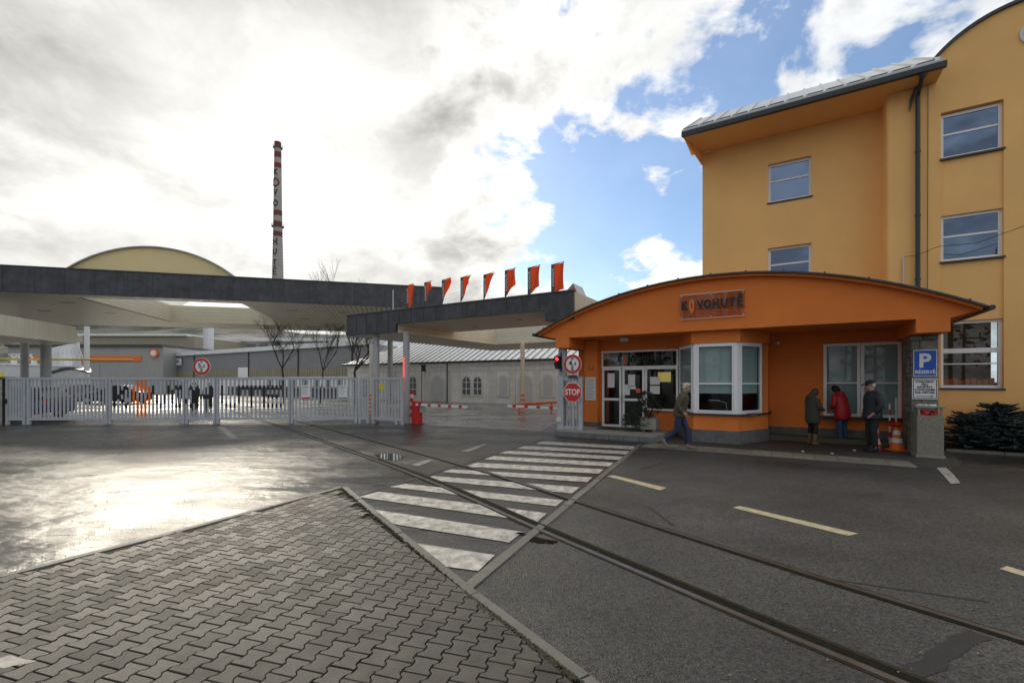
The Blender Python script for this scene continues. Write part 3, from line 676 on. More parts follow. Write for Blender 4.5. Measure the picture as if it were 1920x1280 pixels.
b = MB(); b.box(uL+.121,-7.7,vF+.121,vB,ZB+.002,ZB+.06,G); b.box(-7.699,uR-.121,8.0,vB,ZB+.002,ZB+.06,G); b.box(-.67,uR-.121,vF+.121,7.999,ZB+.002,ZB+.06,G)
b.build('soffit','soffit',sc)
MB().box(-7.7,-.67,vF+.121,4.3,ZM+.002,ZM+.06,G).build('recess_soffit','soffit',sc)
n = 7
for k in range(n):
    z0 = ZB+.062+k*(ZT-.02-ZB-.062)/n; z1 = z0+(ZT-.02-ZB-.062)/n-.012
    MB().box(-7.76,-7.701,vF+.13,8.06,z0,z1,G).build('board','soffit',sc); MB().box(-7.70,-.70,8.001,8.06,z0,z1,G).build('board','soffit',sc); MB().box(-.699,-.64,vF+.13,8.06,z0,z1,G).build('board','soffit',sc)
b = MB(); b.box(uL+.12,uR-.12,vF+.12,4.3,ZT-.06,ZT-.01,G); b.box(uL+.12,-7.8,4.3,8.0,ZT-.06,ZT-.01,G); b.box(-.64,uR-.12,4.3,8.0,ZT-.06,ZT-.01,G); b.box(uL+.12,uR-.12,8.07,vB,ZT-.06,ZT-.01,G)
b.build('roof_deck','dark_roof',sc)
MB().box(-7.69,-.71,4.3,4.36,ZM+.061,ZT-.07,G).build('board','soffit',sc)
for u, v in ((-2.6,2.0),(-5.6,3.2),(-9.4,3.0),(-9.4,7.0)):
    MB().tube(G.p(u,v,(ZM if v < 4.3 and u > -7.7 else ZB)-.012),G.p(u,v,ZB+.4),.11,n=14).build('downlight','print_grey',sc)
pk = MB(); q = [G.p(uR-.6,1.0,ZT+.05),G.p(uR-.1,1.0,ZT+.05),G.p(uR-.25,1.0,ZT+.38)]; pk.prism(q, G.b*.8); pk.build('roof_hatch','roof_metal',sc)
cols = [(gu(762,.75),.75,.135,'column_grey'),(gu(705.5,.8),.8,.14,'column_grey'),(-5.89,7.92,.115,'beige'),(gu(696,4.2),4.2,.10,'beige')]
for u, v, r, m in cols:
    t = 0 if v < 4 else 1
    c = MB().tube(G.p(u,v,0),G.p(u,v,ZB+.01),r,n=24).build('column',m,sc,smooth=False)
    if t:
        for k in range(5):
            zz = .05+k*.22; MB().tube(G.p(u,v,zz),G.p(u,v,zz+.11),r+.003,n=24).build('painted_band','bright_orange',c)
mat('led_red', (.8,.1,.08), .4, emit=(1,.10,.08), estr=.8)
u, v = cols[0][0], cols[0][1]; MB().box(u-.025,u+.025,v-.175,v-.135,1.36,2.78,G).build('light_strip','led_red',sc)
# ---- flags
fl_me = None
def make_flag(px, top_y, lean, wid):
    v = vF+.03; u = gu(px, v); zt = gz(px, top_y, v); h = .95
    lab = ['first', 'second', 'third', 'fourth', 'fifth', 'sixth', 'seventh'][len(flags)] if len(flags) < 7 else 'last'
    lab = 'orange feather flag, %s from the left on the canopy edge' % lab if len(flags) < 7 else 'orange feather flag on the canopy edge nearest the orange gatehouse'
    r = thing('feather_flag', lab, 'flag', G.p(u,v,ZT), 'feather flags along the canopy edge')
    MB().tube(G.p(u,v,ZT-.1),G.p(u,v,zt+.02),.014,n=8).build('pole','black',r)
    def cloth(s0, s1, m, name):
        b = MB(); nx, nz = 8, 10; P = []
        for side in (0, 1):
            for j in range(nz+1):
                for i in range(nx+1):
                    s = s0+(s1-s0)*i/nx; t = j/nz
                    bot = zt-h+s*lean*h
                    zz = zt+.05*s - (zt+.05*s-bot)*t
                    vv = v + .035*math.sin(6*s+3*t+px)*s*2 + side*.004
                    P.append(G.p(u+s*wid*(1-.25*t*lean), vv, zz))
        K = (nx+1)*(nz+1)
        fs = [(j*(nx+1)+i, j*(nx+1)+i+1, (j+1)*(nx+1)+i+1, (j+1)*(nx+1)+i) for j in range(nz) for i in range(nx)]
        fs += [tuple(q+K for q in f) for f in fs]; return b.add(P, fs).build(name, m, r, smooth=True, normals=False)
    cloth(.03,.26,'flag_grey','text_band'); cloth(.26,1.0,'flag_orange','cloth')
    MB().tube(G.p(u,v,zt+.01),G.p(u+wid,v,zt+.06),.010,n=6).build('top_rod','black',r)
    me = text_mesh('KOVOHUTĚ', .11, .002, .002, sx=1.0)
    me.transform(Matrix.Rotation(R(90),4,'Z')); M = Matrix(((G.a.x,0,-G.b.x,0),(G.a.y,0,-G.b.y,0),(0,1,0,0),(0,0,0,1)))
    me.transform(M); me.transform(Matrix.Translation(G.p(u+.15*wid,v-.012,zt-.42))); me.materials.clear(); me.materials.append(MATS['white']); link('lettering', me, r)
    flags.append(r)
mat('flag_grey', (.16,.16,.17), .8, trans=.3); mat('flag_orange', (.88,.19,.05), .8, trans=.55)
flags = []
for a in ((763,536,.15,.36),(796,530.5,.8,.42),(829,525.7,.8,.46),(864,521,.75,.48),(907,516,.85,.46),(947,508,.45,.46),(990,503,.3,.48),(1034,497,.10,.47)): make_flag(*a)
tag(MB().tube(G.p(gu(737,.5),.5,ZT-.05),G.p(gu(737,.5),.5,5.62),.02,n=8).build('flagpole','white_metal'), 'bare white pole left of the feather flags', 'pole')
# ================================================================ large canopy
Wd = Vector((.968,.249,0)).normalized(); Nd = Vector((-Wd.y, Wd.x, 0))
C2 = Frame((-4.2,27.6), (-Wd.x,-Wd.y), (Nd.x,Nd.y))           # s to the left along the front, n to the back
bc = thing('large_canopy', 'wide high canopy with dark fascia and an arched rooflight over the drive', 'canopy', C2.p(12,7,0))
S1, N1, Z0, Z1 = 34.0, 14.8, 6.15, 7.42; A0, A1 = 11.27, 18.83; NA, NB = 1.0, 11.2
fo = MB().box(0,S1,0,.14,Z0,Z1,C2).build('fascia','slate',bc)
for k in range(1,27): MB().box(k*1.26-.015,k*1.26+.015,-.014,0,Z0+.003,Z1-.003,C2).build('fascia_seam','slate',fo)
MB().box(-.03,S1,-.04,.25,Z1+.001,Z1+.05,C2).build('coping','dark_roof',bc)
MB().box(0,.14,.141,N1,Z0,Z1,C2).build('end_fascia','slate',bc); MB().box(.141,S1,N1,N1+.14,Z0,Z1,C2).build('rear_fascia','beige',bc)
k = 0; s = .15
while s < S1-.05:                                              # soffit boards run front to back
    e = min(s+.29, S1)
    if e <= A0 or s >= A1: MB().box(s,e-.034,.141,N1-.001,Z0+.002,Z0+.03,C2).build('board','soffit',bc)
    else:
        MB().box(s,e-.034,.141,NA,Z0+.002,Z0+.03,C2).build('board','soffit',bc); MB().box(s,e-.034,NB,N1-.001,Z0+.002,Z0+.03,C2).build('board','soffit',bc)
    s = e
MB().box(.15,A0-.07,.142,N1-.001,Z0+.034,Z0+.05,C2).build('soffit_backing','joint_dirt',bc); MB().box(A1+.07,S1,.142,N1-.001,Z0+.034,Z0+.05,C2).build('soffit_backing','joint_dirt',bc)
d = MB(); d.box(.14,A0-.07,.14,N1,Z1-.08,Z1-.02,C2); d.box(A1+.07,S1,.14,N1,Z1-.08,Z1-.02,C2); d.box(A0-.07,A1+.07,.14,NA-.07,Z1-.08,Z1-.02,C2); d.box(A0-.07,A1+.07,NB+.07,N1,Z1-.08,Z1-.02,C2)
d.build('roof_deck','dark_roof',bc)
for k in range(5):                                              # rooflight shaft lined with boards
    z0 = Z0+.031+k*.245; z1 = z0+.235
    MB().box(A0-.06,A0,NA-.06,NB+.06,z0,z1,C2).build('board','soffit',bc); MB().box(A1,A1+.06,NA-.06,NB+.06,z0,z1,C2).build('board','soffit',bc)
    MB().box(A0+.001,A1-.001,NA-.06,NA,z0,z1,C2).build('board','soffit',bc)
    MB().box(A0+.001,A1-.001,NB,NB+.06,z0,z1,C2).build('board','soffit',bc)
hs = (A1-A0)/2; sg_ = 1.38; RV = (hs*hs+sg_*sg_)/(2*sg_); cs = (A0+A1)/2
def varc(r, n=40): return [(cs-hs+2*hs*k/n, Z1+sg_-RV+math.sqrt(r*r-(hs-2*hs*k/n)**2)) for k in range(n+1)]
va = varc(RV)
MB().prism([C2.p(s_,.16,z) for s_, z in va], C2.b*.05).build('vault_end','vault',bc)
b = MB()
vo_, vi_ = [(cs+(s_-cs)*1.01, z+.05) for s_, z in va], va
for k in range(40):
    b.hexa([C2.p(*x) for x in ((vi_[k][0],.02,vi_[k][1]),(vi_[k+1][0],.02,vi_[k+1][1]),(vi_[k+1][0],.45,vi_[k+1][1]),(vi_[k][0],.45,vi_[k][1]),(vo_[k][0],.02,vo_[k][1]),(vo_[k+1][0],.02,vo_[k+1][1]),(vo_[k+1][0],.45,vo_[k+1][1]),(vo_[k][0],.45,vo_[k][1]))])
b.build('vault_rim','roof_metal',bc)
mat('vault_skin', (.8,.8,.76), .5, trans=.75)
for r0 in range(8):
    b = MB(); n0 = .46+r0*1.5; n1 = n0+1.47
    for k in range(0,40,2):
        b.add([C2.p(va[k][0],n0,va[k][1]),C2.p(va[k+2][0],n0,va[k+2][1]),C2.p(va[k+2][0],n1,va[k+2][1]),C2.p(va[k][0],n1,va[k][1])],[(0,1,2,3)])
    b.build('vault_panel','vault_skin',bc,normals=False)
for s_, n_ in ((3.0,3.0),(3.0,7.0),(6.0,3.0),(6.0,7.0),(9.0,3.0),(9.0,7.0),(20.5,3.0),(20.5,7.0),(24,3.0),(24,7.0)):
    MB().box(s_-.3,s_+.3,n_-.09,n_+.09,Z0-.015,Z0+.001,C2).build('downlight','print_grey',bc)
for s_, n_ in ((3.2,12.5),(28.5,12.5)):
    MB().tube(C2.p(s_,n_,0),C2.p(s_,n_,Z0),.22,n=24).build('column','column_grey',bc)
# ---- left low canopy: its end wall runs back under the large one
lc = thing('side_canopy', 'beige low canopy end on a thick round column beside the entry gate', 'canopy', (-25,24,0))
P0 = Vector((-24.7,25.8,0)); LC = Frame((P0.x,P0.y), (-Wd.x,-Wd.y), (-Nd.x,-Nd.y))   # u to the left, v to the front
MB().box(0,.15,0,11,3.88,4.83,LC).build('end_wall','beige',lc)
MB().box(.151,9,.0,.15,3.88,4.83,LC).build('rear_wall','beige',lc)
for k in range(20): MB().box(.152+k*.44,.152+k*.44+.42,.151,11,3.885,3.93,LC).build('board','soffit',lc)
MB().box(.15,9,.15,11,4.7,4.82,LC).build('roof_deck','dark_roof',lc)
xc = ground(86,772); MB().tube((xc.x,xc.y,0),(xc.x,xc.y,3.9),.235,n=24).build('column','column_grey',lc)
# ================================================================ gate
GA0, GA1 = Vector((-20.85,18.62,0)), Vector((-5.85,19.25,0)); gd = (GA1-GA0).normalized(); gn = Vector((-gd.y,gd.x,0))
GF = Frame((GA0.x,GA0.y),(gd.x,gd.y),(gn.x,gn.y))
def gs(px):
    k = (px-960)/FPX; return (k*GA0.y-GA0.x)/(gd.x-k*gd.y)
barme = {}
def leaf(name, label, F, s0, s1, z0, z1, nb, frame=.085, feet=(), lock=False):
    r = thing(name, label, 'gate', F.p((s0+s1)/2,0,0), 'leaves of the grey bar gate')
    MB().box(s0,s1,-.04,.04,z1-.10,z1,F).build('top_rail','gate_grey',r); MB().box(s0,s1,-.04,.04,z0,z0+.10,F).build('bottom_rail','gate_grey',r)
    MB().box(s0,s0+frame,-.045,.045,z0+.101,z1-.101,F).build('stile','gate_grey',r); MB().box(s1-frame,s1,-.045,.045,z0+.101,z1-.101,F).build('stile','gate_grey',r)
    w = (s1-s0-2*frame); pos = []
    for k in range(nb):
        s = s0+frame+w*(k+.75)/(nb+.5); pos.append(s)
        MB().box(s-.034,s+.034,-.016,.016,z0+.1,z1-.1,F).build('bar','gate_grey',r)
    for s in feet: MB().box(s-.05,s+.05,-.05,.05,0,z0+.02,F).build('foot','gate_grey',r)
    if lock: MB().box(s0+.01,s0+.08,-.075,-.046,.85,1.05,F).build('lock_box','black',r)
    return r, pos
ZG = 1.93
def topz(px): return ZG
L_ = {}
specs = [('side_gate','narrow fixed grey gate panel beside the brick pillar',12,49,5,True),('gate_leaf','wide grey bar gate leaf in front of the parked estate car',52,203,19,False),
         ('gate_leaf','grey bar gate leaf with an orange letter painted across its bars',205,347,18,False),('pedestrian_gate','narrow grey pedestrian gate under the round height sign',348.5,405,7,True),
         ('gate_leaf','grey bar gate leaf with black painted letters in front of the rails',406.5,544,16,False),('gate_leaf','grey bar gate leaf with two white posters hung on it',546,670,16,False),('gate_end','very narrow grey gate panel between the posters and the round column',673,692,2,False)]
barpos = []
for nm, lab, a, b, nb, lk in specs:
    r, pos = leaf(nm, lab, GF, gs(a), gs(b), .17, ZG, nb, feet=(gs(a)+.05,gs(b)-.05), lock=lk); L_[lab] = (r, pos); barpos.append((r, pos))
# lettering painted over the bars
GL = {'K':['10010','10100','11000','10100','10010'],'V':['10001','10001','01010','01010','00100'],'O':['01110','10001','10001','10001','01110'],'H':['10001','10001','11111','10001','10001'],
      'U':['10001','10001','10001','10001','01110'],'T':['11111','00100','00100','00100','00100'],'E':['11111','10000','11110','10000','11111'],'P':['01110','11111','10001','11011','01110','01110']}
allb = [(r, s) for r, pos in barpos[2:5] for s in pos]
allb.sort(key=lambda t: t[1])
i = 0; seq = [('K','black'),('P','bright_orange'),('V','black'),('O','black'),('H','black'),('U','black'),('T','black'),('E','black')]
for ch, m in seq:
    rows = GL[ch]; nr = len(rows)
    for c in range(5):
        if i+c >= len(allb): break
        r, s = allb[i+c]; top = 1.60 if ch != 'P' else 1.80; bot = .66 if ch != 'P' else .30; hh = (top-bot)/nr; q = 0
        while q < nr:
            if rows[q][c] == '1':
                e = q
                while e+1 < nr and rows[e+1][c] == '1': e += 1
                MB().box(s-.036,s+.036,-.018,.018,top-(e+1)*hh,top-q*hh,GF).build('painted_band',m,r); q = e+1
            else: q += 1
    i += 5
for a, m in ((566,'red'),(635.5,'concrete')):
    s = gs(a); p = tag(MB().box(s,s+.37,-.062,-.047,1.0,1.60,GF).build('poster','white'), 'white poster with a %s foot hung on the gate bars' % ('red' if m == 'red' else 'grey-green'), 'poster')
    MB().box(s+.02,s+.35,-.066,-.063,1.02,1.10,GF).build('foot_strip',m,p)
    for k in range(6): MB().box(s+.04,s+.30-(k%3)*.04,-.066,-.063,1.52-k*.06,1.54-k*.06,GF).build('text_line','print_grey' if k else 'black',p)
# angled leaf by the column
a0 = GF.p(gs(699),-.0,0)+Vector((0,-.1,0)); a1 = ground(757,796.5); d = (a1-a0); ln = d.length; d = d/ln
AF = Frame((a0.x,a0.y),(d.x,d.y),(-d.y,d.x))
r, pos = leaf('gate_leaf','grey bar gate leaf swung askew against the round column, with a yellow square',AF,0,ln,.17,ZG,8,frame=.13,feet=(.08,ln-.35,ln-.06))
MB().box(.42,.66,-.03,-.018,1.42,1.66,AF).build('warning_plate','yellow_paint',r)
# brick pillar
bp = thing('brick_pillar', 'pale brick gate pillar at the left edge with a dark capping', 'pillar', GF.p(gs(-4),0,0))
MB().box(gs(-40),gs(9)-.012,-.2,.28,0,1.86,GF).build('core','joint_dirt',bp); MB().box(gs(-40)-.05,gs(9)+.05,-.27,.34,1.862,1.95,GF).build('capping','plinth',bp)
mat('pale_brick', (.42,.40,.36), .85, var=.15, scale=9, objvar=.15)
for r_ in range(23):
    x = gs(-40)+(.0 if r_%2 else -.13)
    while x < gs(9)-.03:
        a = max(x+.004, gs(-40)); b_ = min(x+.256, gs(9)); MB().box(a,b_,-.215,-.1,r_*.08+.004,r_*.08+.076,GF).build('brick','pale_brick',bp); x += .26
MB().tube(GF.p(gs(2),0,1.95),GF.p(gs(2),0,2.12),.09,.07,n=10).build('beacon','yellow_paint',bp)
# round height sign on the gate
def round_sign(name, label, c, xdir, dia, txt, small):
    xd = Vector((xdir[0],xdir[1],0)).normalized(); nn = xd.cross(Vector((0,0,1))); c = Vector(c)
    r = thing(name, label, 'road sign', (c.x,c.y,0))
    F = Frame((c.x,c.y),(xd.x,xd.y),(-nn.x,-nn.y))
    def disc(rad, v0, v1, m, nm, par):
        b = MB(); n = 40; P = [F.p(rad*math.cos(2*math.pi*k/n),v,c.z+rad*math.sin(2*math.pi*k/n)) for v in (v0,v1) for k in range(n)]
        return b.add(P,[tuple(range(n)),tuple(range(n,2*n))]+[(k,(k+1)%n,n+(k+1)%n,n+k) for k in range(n)]).build(nm,m,par)
    disc(dia/2,-.01,.012,'white','rim',r); disc(dia/2*.965,-.014,-.0101,'red','red_ring',r); disc(dia/2*.70,-.018,-.0141,'white','face',r)
    h = dia/2
    lettering(txt[0],h*.75,F.p(-h*.12,-.02,c.z+h*.08),xd,'black',r,.002,.006); lettering(txt[1],h*.45,F.p(h*.30,-.02,c.z+h*.02),xd,'black',r,.002,.004); lettering('m',h*.40,F.p(0,-.02,c.z-h*.33),xd,'black',r,.002,.003)
    for s_ in (1,-1):
        P = [F.p(-h*.2,-.019,c.z+s_*h*.64),F.p(h*.2,-.019,c.z+s_*h*.64),F.p(0,-.019,c.z+s_*h*.44)]; MB().prism(P, F.b*-.003).build('arrow','black',r)
    return r, F
cz = CAMH+(HOR-687)/FPX*19.0; cp = GF.p(gs(381),-.10,cz)
r, F = round_sign('height_limit_sign','round red-rimmed 5,0 m height limit sign above the pedestrian gate',cp,(gd.x,gd.y),.70,('5,','0'),'m')
MB().box(-.03,.03,.013,.06,1.93,cz-.2,F).build('bracket','gate_grey',r)
# ================================================================ stop gate, signs, lights by the gatehouse
r = thing('stop_gate','small grey bar gate behind the STOP sign at the gatehouse corner','gate',G.p(.2,.58,0))
MB().box(-.27,-.05,.55,.68,.0,1.92,G).build('post','gate_grey',r); MB().box(.50,.62,.55,.66,.16,1.92,G).build('post','gate_grey',r)
MB().box(-.05,.5,.58,.64,1.80,1.92,G).build('top_rail','gate_grey',r); MB().box(-.05,.5,.58,.64,.18,.28,G).build('bottom_rail','gate_grey',r)
for k in range(4): MB().box(.05+k*.12,.09+k*.12,.59,.63,.28,1.80,G).build('bar','gate_grey',r)
MB().box(-.27,-.10,.50,.548,.42,.56,G).build('card_reader','white_metal',r)
u0 = gu(1074,.48); ss = thing('stop_sign','red octagonal STOP sign at the gatehouse corner','road sign',G.p(u0,.5,0))
def octo(rad, v0, v1, m, nm):
    P = [G.p(u0+rad*math.cos(R(22.5+45*k)),v,1.41+rad*math.sin(R(22.5+45*k))) for v in (v0,v1) for k in range(8)]
    return MB().add(P,[tuple(range(8)),tuple(range(8,16))]+[(k,(k+1)%8,8+(k+1)%8,8+k) for k in range(8)]).build(nm,m,ss)
octo(.345,.455,.47,'white','rim'); octo(.32,.450,.4545,'red','face'); lettering('STOP',.27,G.p(u0,.447,1.41),U,'white',ss,.002,.008,sx=.80)
MB().tube(G.p(u0,.50,0.0),G.p(u0,.50,2.05),.03,n=10).build('pole','gate_grey',ss)
r, F = round_sign('height_limit_sign','round red-rimmed 4,4 m height limit sign above the STOP sign',G.p(u0,.46,2.33),U,.64,('4,','4'),'m')
MB().box(-.03,.03,.013,.05,2.0,2.4,F).build('bracket','gate_grey',r); MB().box(-.16,.16,.0,.01,1.87,1.97,F).build('sub_plate','dark_roof',r)
tag(MB().tube(G.p(-.25,.95,0),G.p(-.25,.95,2.888),.15,n=24).build('round_column','column_grey'),'grey round column under the left corner of the orange roof','column')
mat('lamp_red', (.6,.02,.02), .4, emit=(1,.05,.06), estr=1.6)
def traffic_light(label, c, lit, F, pole=None):
    r = thing('traffic_light', label, 'traffic light', c); c = Vector(c)
    b = MB(); f0 = Frame((c.x,c.y),(F.a.x,F.a.y),(F.b.x,F.b.y)); b.box(-.09,.09,-.1,.08,c.z-.22,c.z+.22,f0); bevel(b.build('housing','black',r),.02)
    MB().box(.092,.12,-.02,.02,c.z-.34,c.z+.34,f0).build('backboard','black',r)
    for k, zz in enumerate((.11,-.11)):
        MB().tube(f0.p(0,-.135,c.z+zz),f0.p(0,-.10,c.z+zz),.062,n=16).build('lens','lamp_red' if (lit and k == 0) else 'dark_roof',r)
        MB().tube(f0.p(0,-.19,c.z+zz+.03),f0.p(0,-.10,c.z+zz+.05),.075,.075,n=12,caps=False).build('visor','black',r)
    if pole: MB().tube((pole[0],pole[1],0),(pole[0],pole[1],c.z+.3),.03,n=8).build('pole','dark_roof',r)
traffic_light('red traffic light lit on the column beside the gatehouse', G.p(gu(1047,.75),.75,gz(1047,679,.75)), True, G)
q = Vector((-5.95,30,0)); traffic_light('dark traffic light on a thin pole before the white building', (q.x+.15,30,CAMH+(HOR-690)/FPX*30), False, G, (q.x,30))
# barriers
def barrier(label, base, p0, p1, housing):
    r = thing('barrier', label, 'barrier', base); p0 = Vector(p0); p1 = Vector(p1); n = 10
    if housing:
        b = MB().box(-.16,.16,-.16,.16,0,.94,Frame((base[0],base[1]),U,V)); bevel(b.build('housing','red',r),.02); MB().box(.17,.42,-.05,.02,.5,.82,Frame((base[0],base[1]),U,V)).build('sign_plate','print_grey',r)
        MB().box(-.22,.22,-.22,.22,0,.03,Frame((base[0],base[1]),U,V)).build('base_plate','dark_roof',r)
    MB().bar(p0,p1,.05,.09).build('arm','white',r)
    for k in range(0,n,2):
        a = p0.lerp(p1,(k+.5)/n); b_ = p0.lerp(p1,(k+1.1)/n); MB().bar(a,b_,.056,.096).build('stripe','red',r)
b0 = ground(782,795); u_ = Vector((U[0],U[1],0))
barrier('red barrier post with its striped arm lowered beside the grey gate', b0, b0+Vector((0,-.2,.82)), b0+u_*2.6+Vector((0,-.2,.80)), True)
q = G.p(-.15,1.3,.82); barrier('striped barrier arm reaching out from the gatehouse side', G.p(-.15,1.3,0), q, q-u_*2.55+Vector((0,0,.02)), False)
rk = thing('barrier_cabinet','red and white striped post behind the red barrier','post',ground(773,793))
for k in range(8): MB().box(-.05,.05,-.05,.05,.1+k*.16,.1+(k+1)*.16,Frame(ground(772,793)[:2],U,V)).build('band','red' if k%2 else 'white',rk)
og = thing('orange_guard','orange tube guard rail low beyond the barrier arm','guard rail',(1,26,0))
t = MB(); a = Vector((.1,26,.42)); b_ = Vector((2.6,25.2,.62)); t.tube(a,b_,.07,n=8); og_ = t.build('tube','bright_orange',og); MB().tube((.4,25.9,0),(.4,25.9,.45),.05,n=8).build('leg','bright_orange',og); MB().tube((2.2,25.3,0),(2.2,25.3,.6),.05,n=8).build('leg','bright_orange',og)
# parking signs
ps = thing('parking_sign','blue RÉSERVÉ parking sign fixed to the stone pillar','road sign',G.p(9.18,1.3,0)); v = 1.30
def plate(px0,px1,py0,py1,v,m,nm,par,d=.012):
    u0,u1 = gu(px0,v),gu(px1,v); pm = (px0+px1)/2; return bevel(MB().box(u0,u1,v,v+d,gz(pm,py1,v),gz(pm,py0,v),G).build(nm,m,par),.004)
plate(1712.5,1757,655.5,705.5,v,'white','rim',ps); plate(1714,1755.5,657,704,v-.004,'blue','face',ps,.004)
uc = gu(1734.5,v); lettering('P',.46,G.p(uc-.01,v-.006,gz(1734,677,v)),U,'white',ps,.002,.016,sx=.95); lettering('RÉSERVÉ',.115,G.p(uc,v-.006,gz(1734,697.5,v)),U,'white',ps,.002,.003,sx=.86)
ps2 = thing('visitor_sign','white visitor parking notice under the blue parking sign','sign',G.p(9.18,1.29,0))
plate(1710,1758,709,748.5,v,'white','rim',ps2); plate(1712,1756.5,710.5,747,v-.003,'black','border',ps2,.003); plate(1713.3,1755,712,745.7,v-.006,'white','face',ps2,.003)
for k, s_ in enumerate(('VYHRAZENO','PRO','NÁVŠTĚVY','S POVOLENÍM','FOR VISITORS')): lettering(s_,.072,G.p(uc-.01,v-.008,gz(1734,715.5+k*5.1,v)),U,'black',ps2,.0015,.0025,sx=.8)
za = gz(1734,742.5,v); ar = MB().box(uc-.17,uc+.1,v-.009,v-.0065,za-.006,za+.006,G); ar.prism([G.p(uc+.1,v-.009,za-.02),G.p(uc+.1,v-.009,za+.02),G.p(uc+.17,v-.009,za)],G.b*.0025); ar.build('arrow','black',ps2)
# litter bin
mat('exposed_aggregate',(.24,.225,.19),.85,var=.45,scale=45,bump=.8,bscale=60)
lb = thing('litter_bin','square pebble-concrete litter bin in front of the stone pillar','bin',G.p(9.16,.95,0)); u0,u1,v0,v1 = 8.93,9.40,.72,1.18
bevel(MB().box(u0-.02,u1+.02,v0-.02,v1+.02,0,.07,G).build('base','concrete',lb),.008); bevel(MB().box(u0,u1,v0,v1,.071,.98,G).build('body','exposed_aggregate',lb),.012)
for a in (u0+.02,u1-.06):
    for c in (v0+.02,v1-.06): MB().box(a,a+.04,c,c+.04,.981,1.16,G).build('post','concrete',lb)
bevel(MB().box(u0-.03,u1+.03,v0-.03,v1+.03,1.161,1.20,G).build('lid','concrete',lb),.008)
t = MB()
for k in range(14): p = G.p(random.uniform(u0+.08,u1-.08),random.uniform(v0+.05,v1-.1),random.uniform(.99,1.08)); t.box(p.x-.05,p.x+.05,p.y-.04,p.y+.04,p.z-.03,p.z+.03)
o = t.build('litter','red',lb); o['kind'] = 'stuff'
t = MB()
for k in range(9): p = G.p(random.uniform(u0+.1,u1-.1),random.uniform(v0+.05,v1-.1),1.215); t.box(p.x-.04,p.x+.04,p.y-.03,p.y+.03,p.z-.012,p.z+.02)
o = t.build('rubbish','white',lb); o['kind'] = 'stuff'
# cone and striped poles
cn = thing('traffic_cone','orange and white traffic cone beside the stone pillar','traffic cone',G.p(8.72,1.72,0)); c = G.p(8.72,1.72,0)
bevel(MB().box(c.x-.18,c.x+.18,c.y-.18,c.y+.18,0.01,.05).build('base','bright_orange',cn),.01)
pr_ = [(.15,.05),(.135,.15),(.125,.22),(.105,.33),(.09,.42),(.07,.53),(.05,.62),(.035,.70)]
for (r0,z0),(r1,z1),m in zip(pr_,pr_[1:],('bright_orange','bright_orange','white','bright_orange','white','bright_orange','bright_orange')): MB().tube((c.x,c.y,z0),(c.x,c.y,z1),r0,r1,n=20).build('band',m,cn)
MB().lathe((c.x,c.y,.62),((.09,0),(.12,.05),(.07,.1),(.02,.13)),10).build('hazard_tape','red',cn)
def pole_rw(label, p0, p1, r=.022):
    t = thing('striped_pole',label,'pole',(p0[0],p0[1],0)); p0 = Vector(p0); p1 = Vector(p1); n = 8
    for k in range(n): MB().tube(p0.lerp(p1,k/n),p0.lerp(p1,(k+1)/n),r,n=10).build('band','red' if k%2 == 0 else 'white',t)
pole_rw('red and white striped pole leaning nearest the man in the cap', G.p(8.42,1.75,0), G.p(8.22,1.95,1.02)); pole_rw('thicker red and white striped pole left of the cone', G.p(8.36,1.6,0), G.p(8.28,1.85,1.16), .03); pole_rw('upright red and white striped pole right behind the cone', G.p(8.64,2.1,0), G.p(8.64,2.15,1.18))
tag(MB().tube(G.p(8.76,2.05,0),G.p(8.78,2.2,1.32),.02,n=8).build('broom_handle','beige'),'plain wooden broom handle leaning behind the cone','broom handle')
# ================================================================ white building with arches
VW = 17.0; mat('roof_seam',(.22,.225,.23),.5)
wb = thing('white_building','long white hall with arched windows under a pale seamed metal roof','building',G.p(-14,20,0))
uw0, uw1 = gu(652,VW), 6.0; ZW = 3.38
MB().box(uw0,uw1,VW,VW+12,0,ZW,G).build('wall','wall_white',wb)
MB().box(uw0-.05,uw1,VW-.10,VW,3.02,ZW-.01,G).build('cornice','wall_white',wb); MB().box(uw0-.02,uw1,VW-.05,VW,2.60,2.68,G).build('moulding','wall_trim',wb)
for a, b in ((796,806),(839,848),(918,931),(957,967),(1003,1013),(735,742)):
    MB().box(gu(a,VW),gu(b,VW),VW-.09,VW-.001,0,2.6,G).build('pilaster','wall_trim',wb)
def arch_pts(u0,u1,z0,z1,n=14):
    r = (u1-u0)/2; c = (u0+u1)/2; zs = z1-r
    return [(u0,z0),(u1,z0)]+[(c+r*math.cos(math.pi*k/n),zs+r*math.sin(math.pi*k/n)) for k in range(n+1)]
mat('blind_panel',(.60,.60,.61),.8,var=.06,scale=2); mat('old_glass',(.10,.11,.12),.25,var=.3,scale=3)
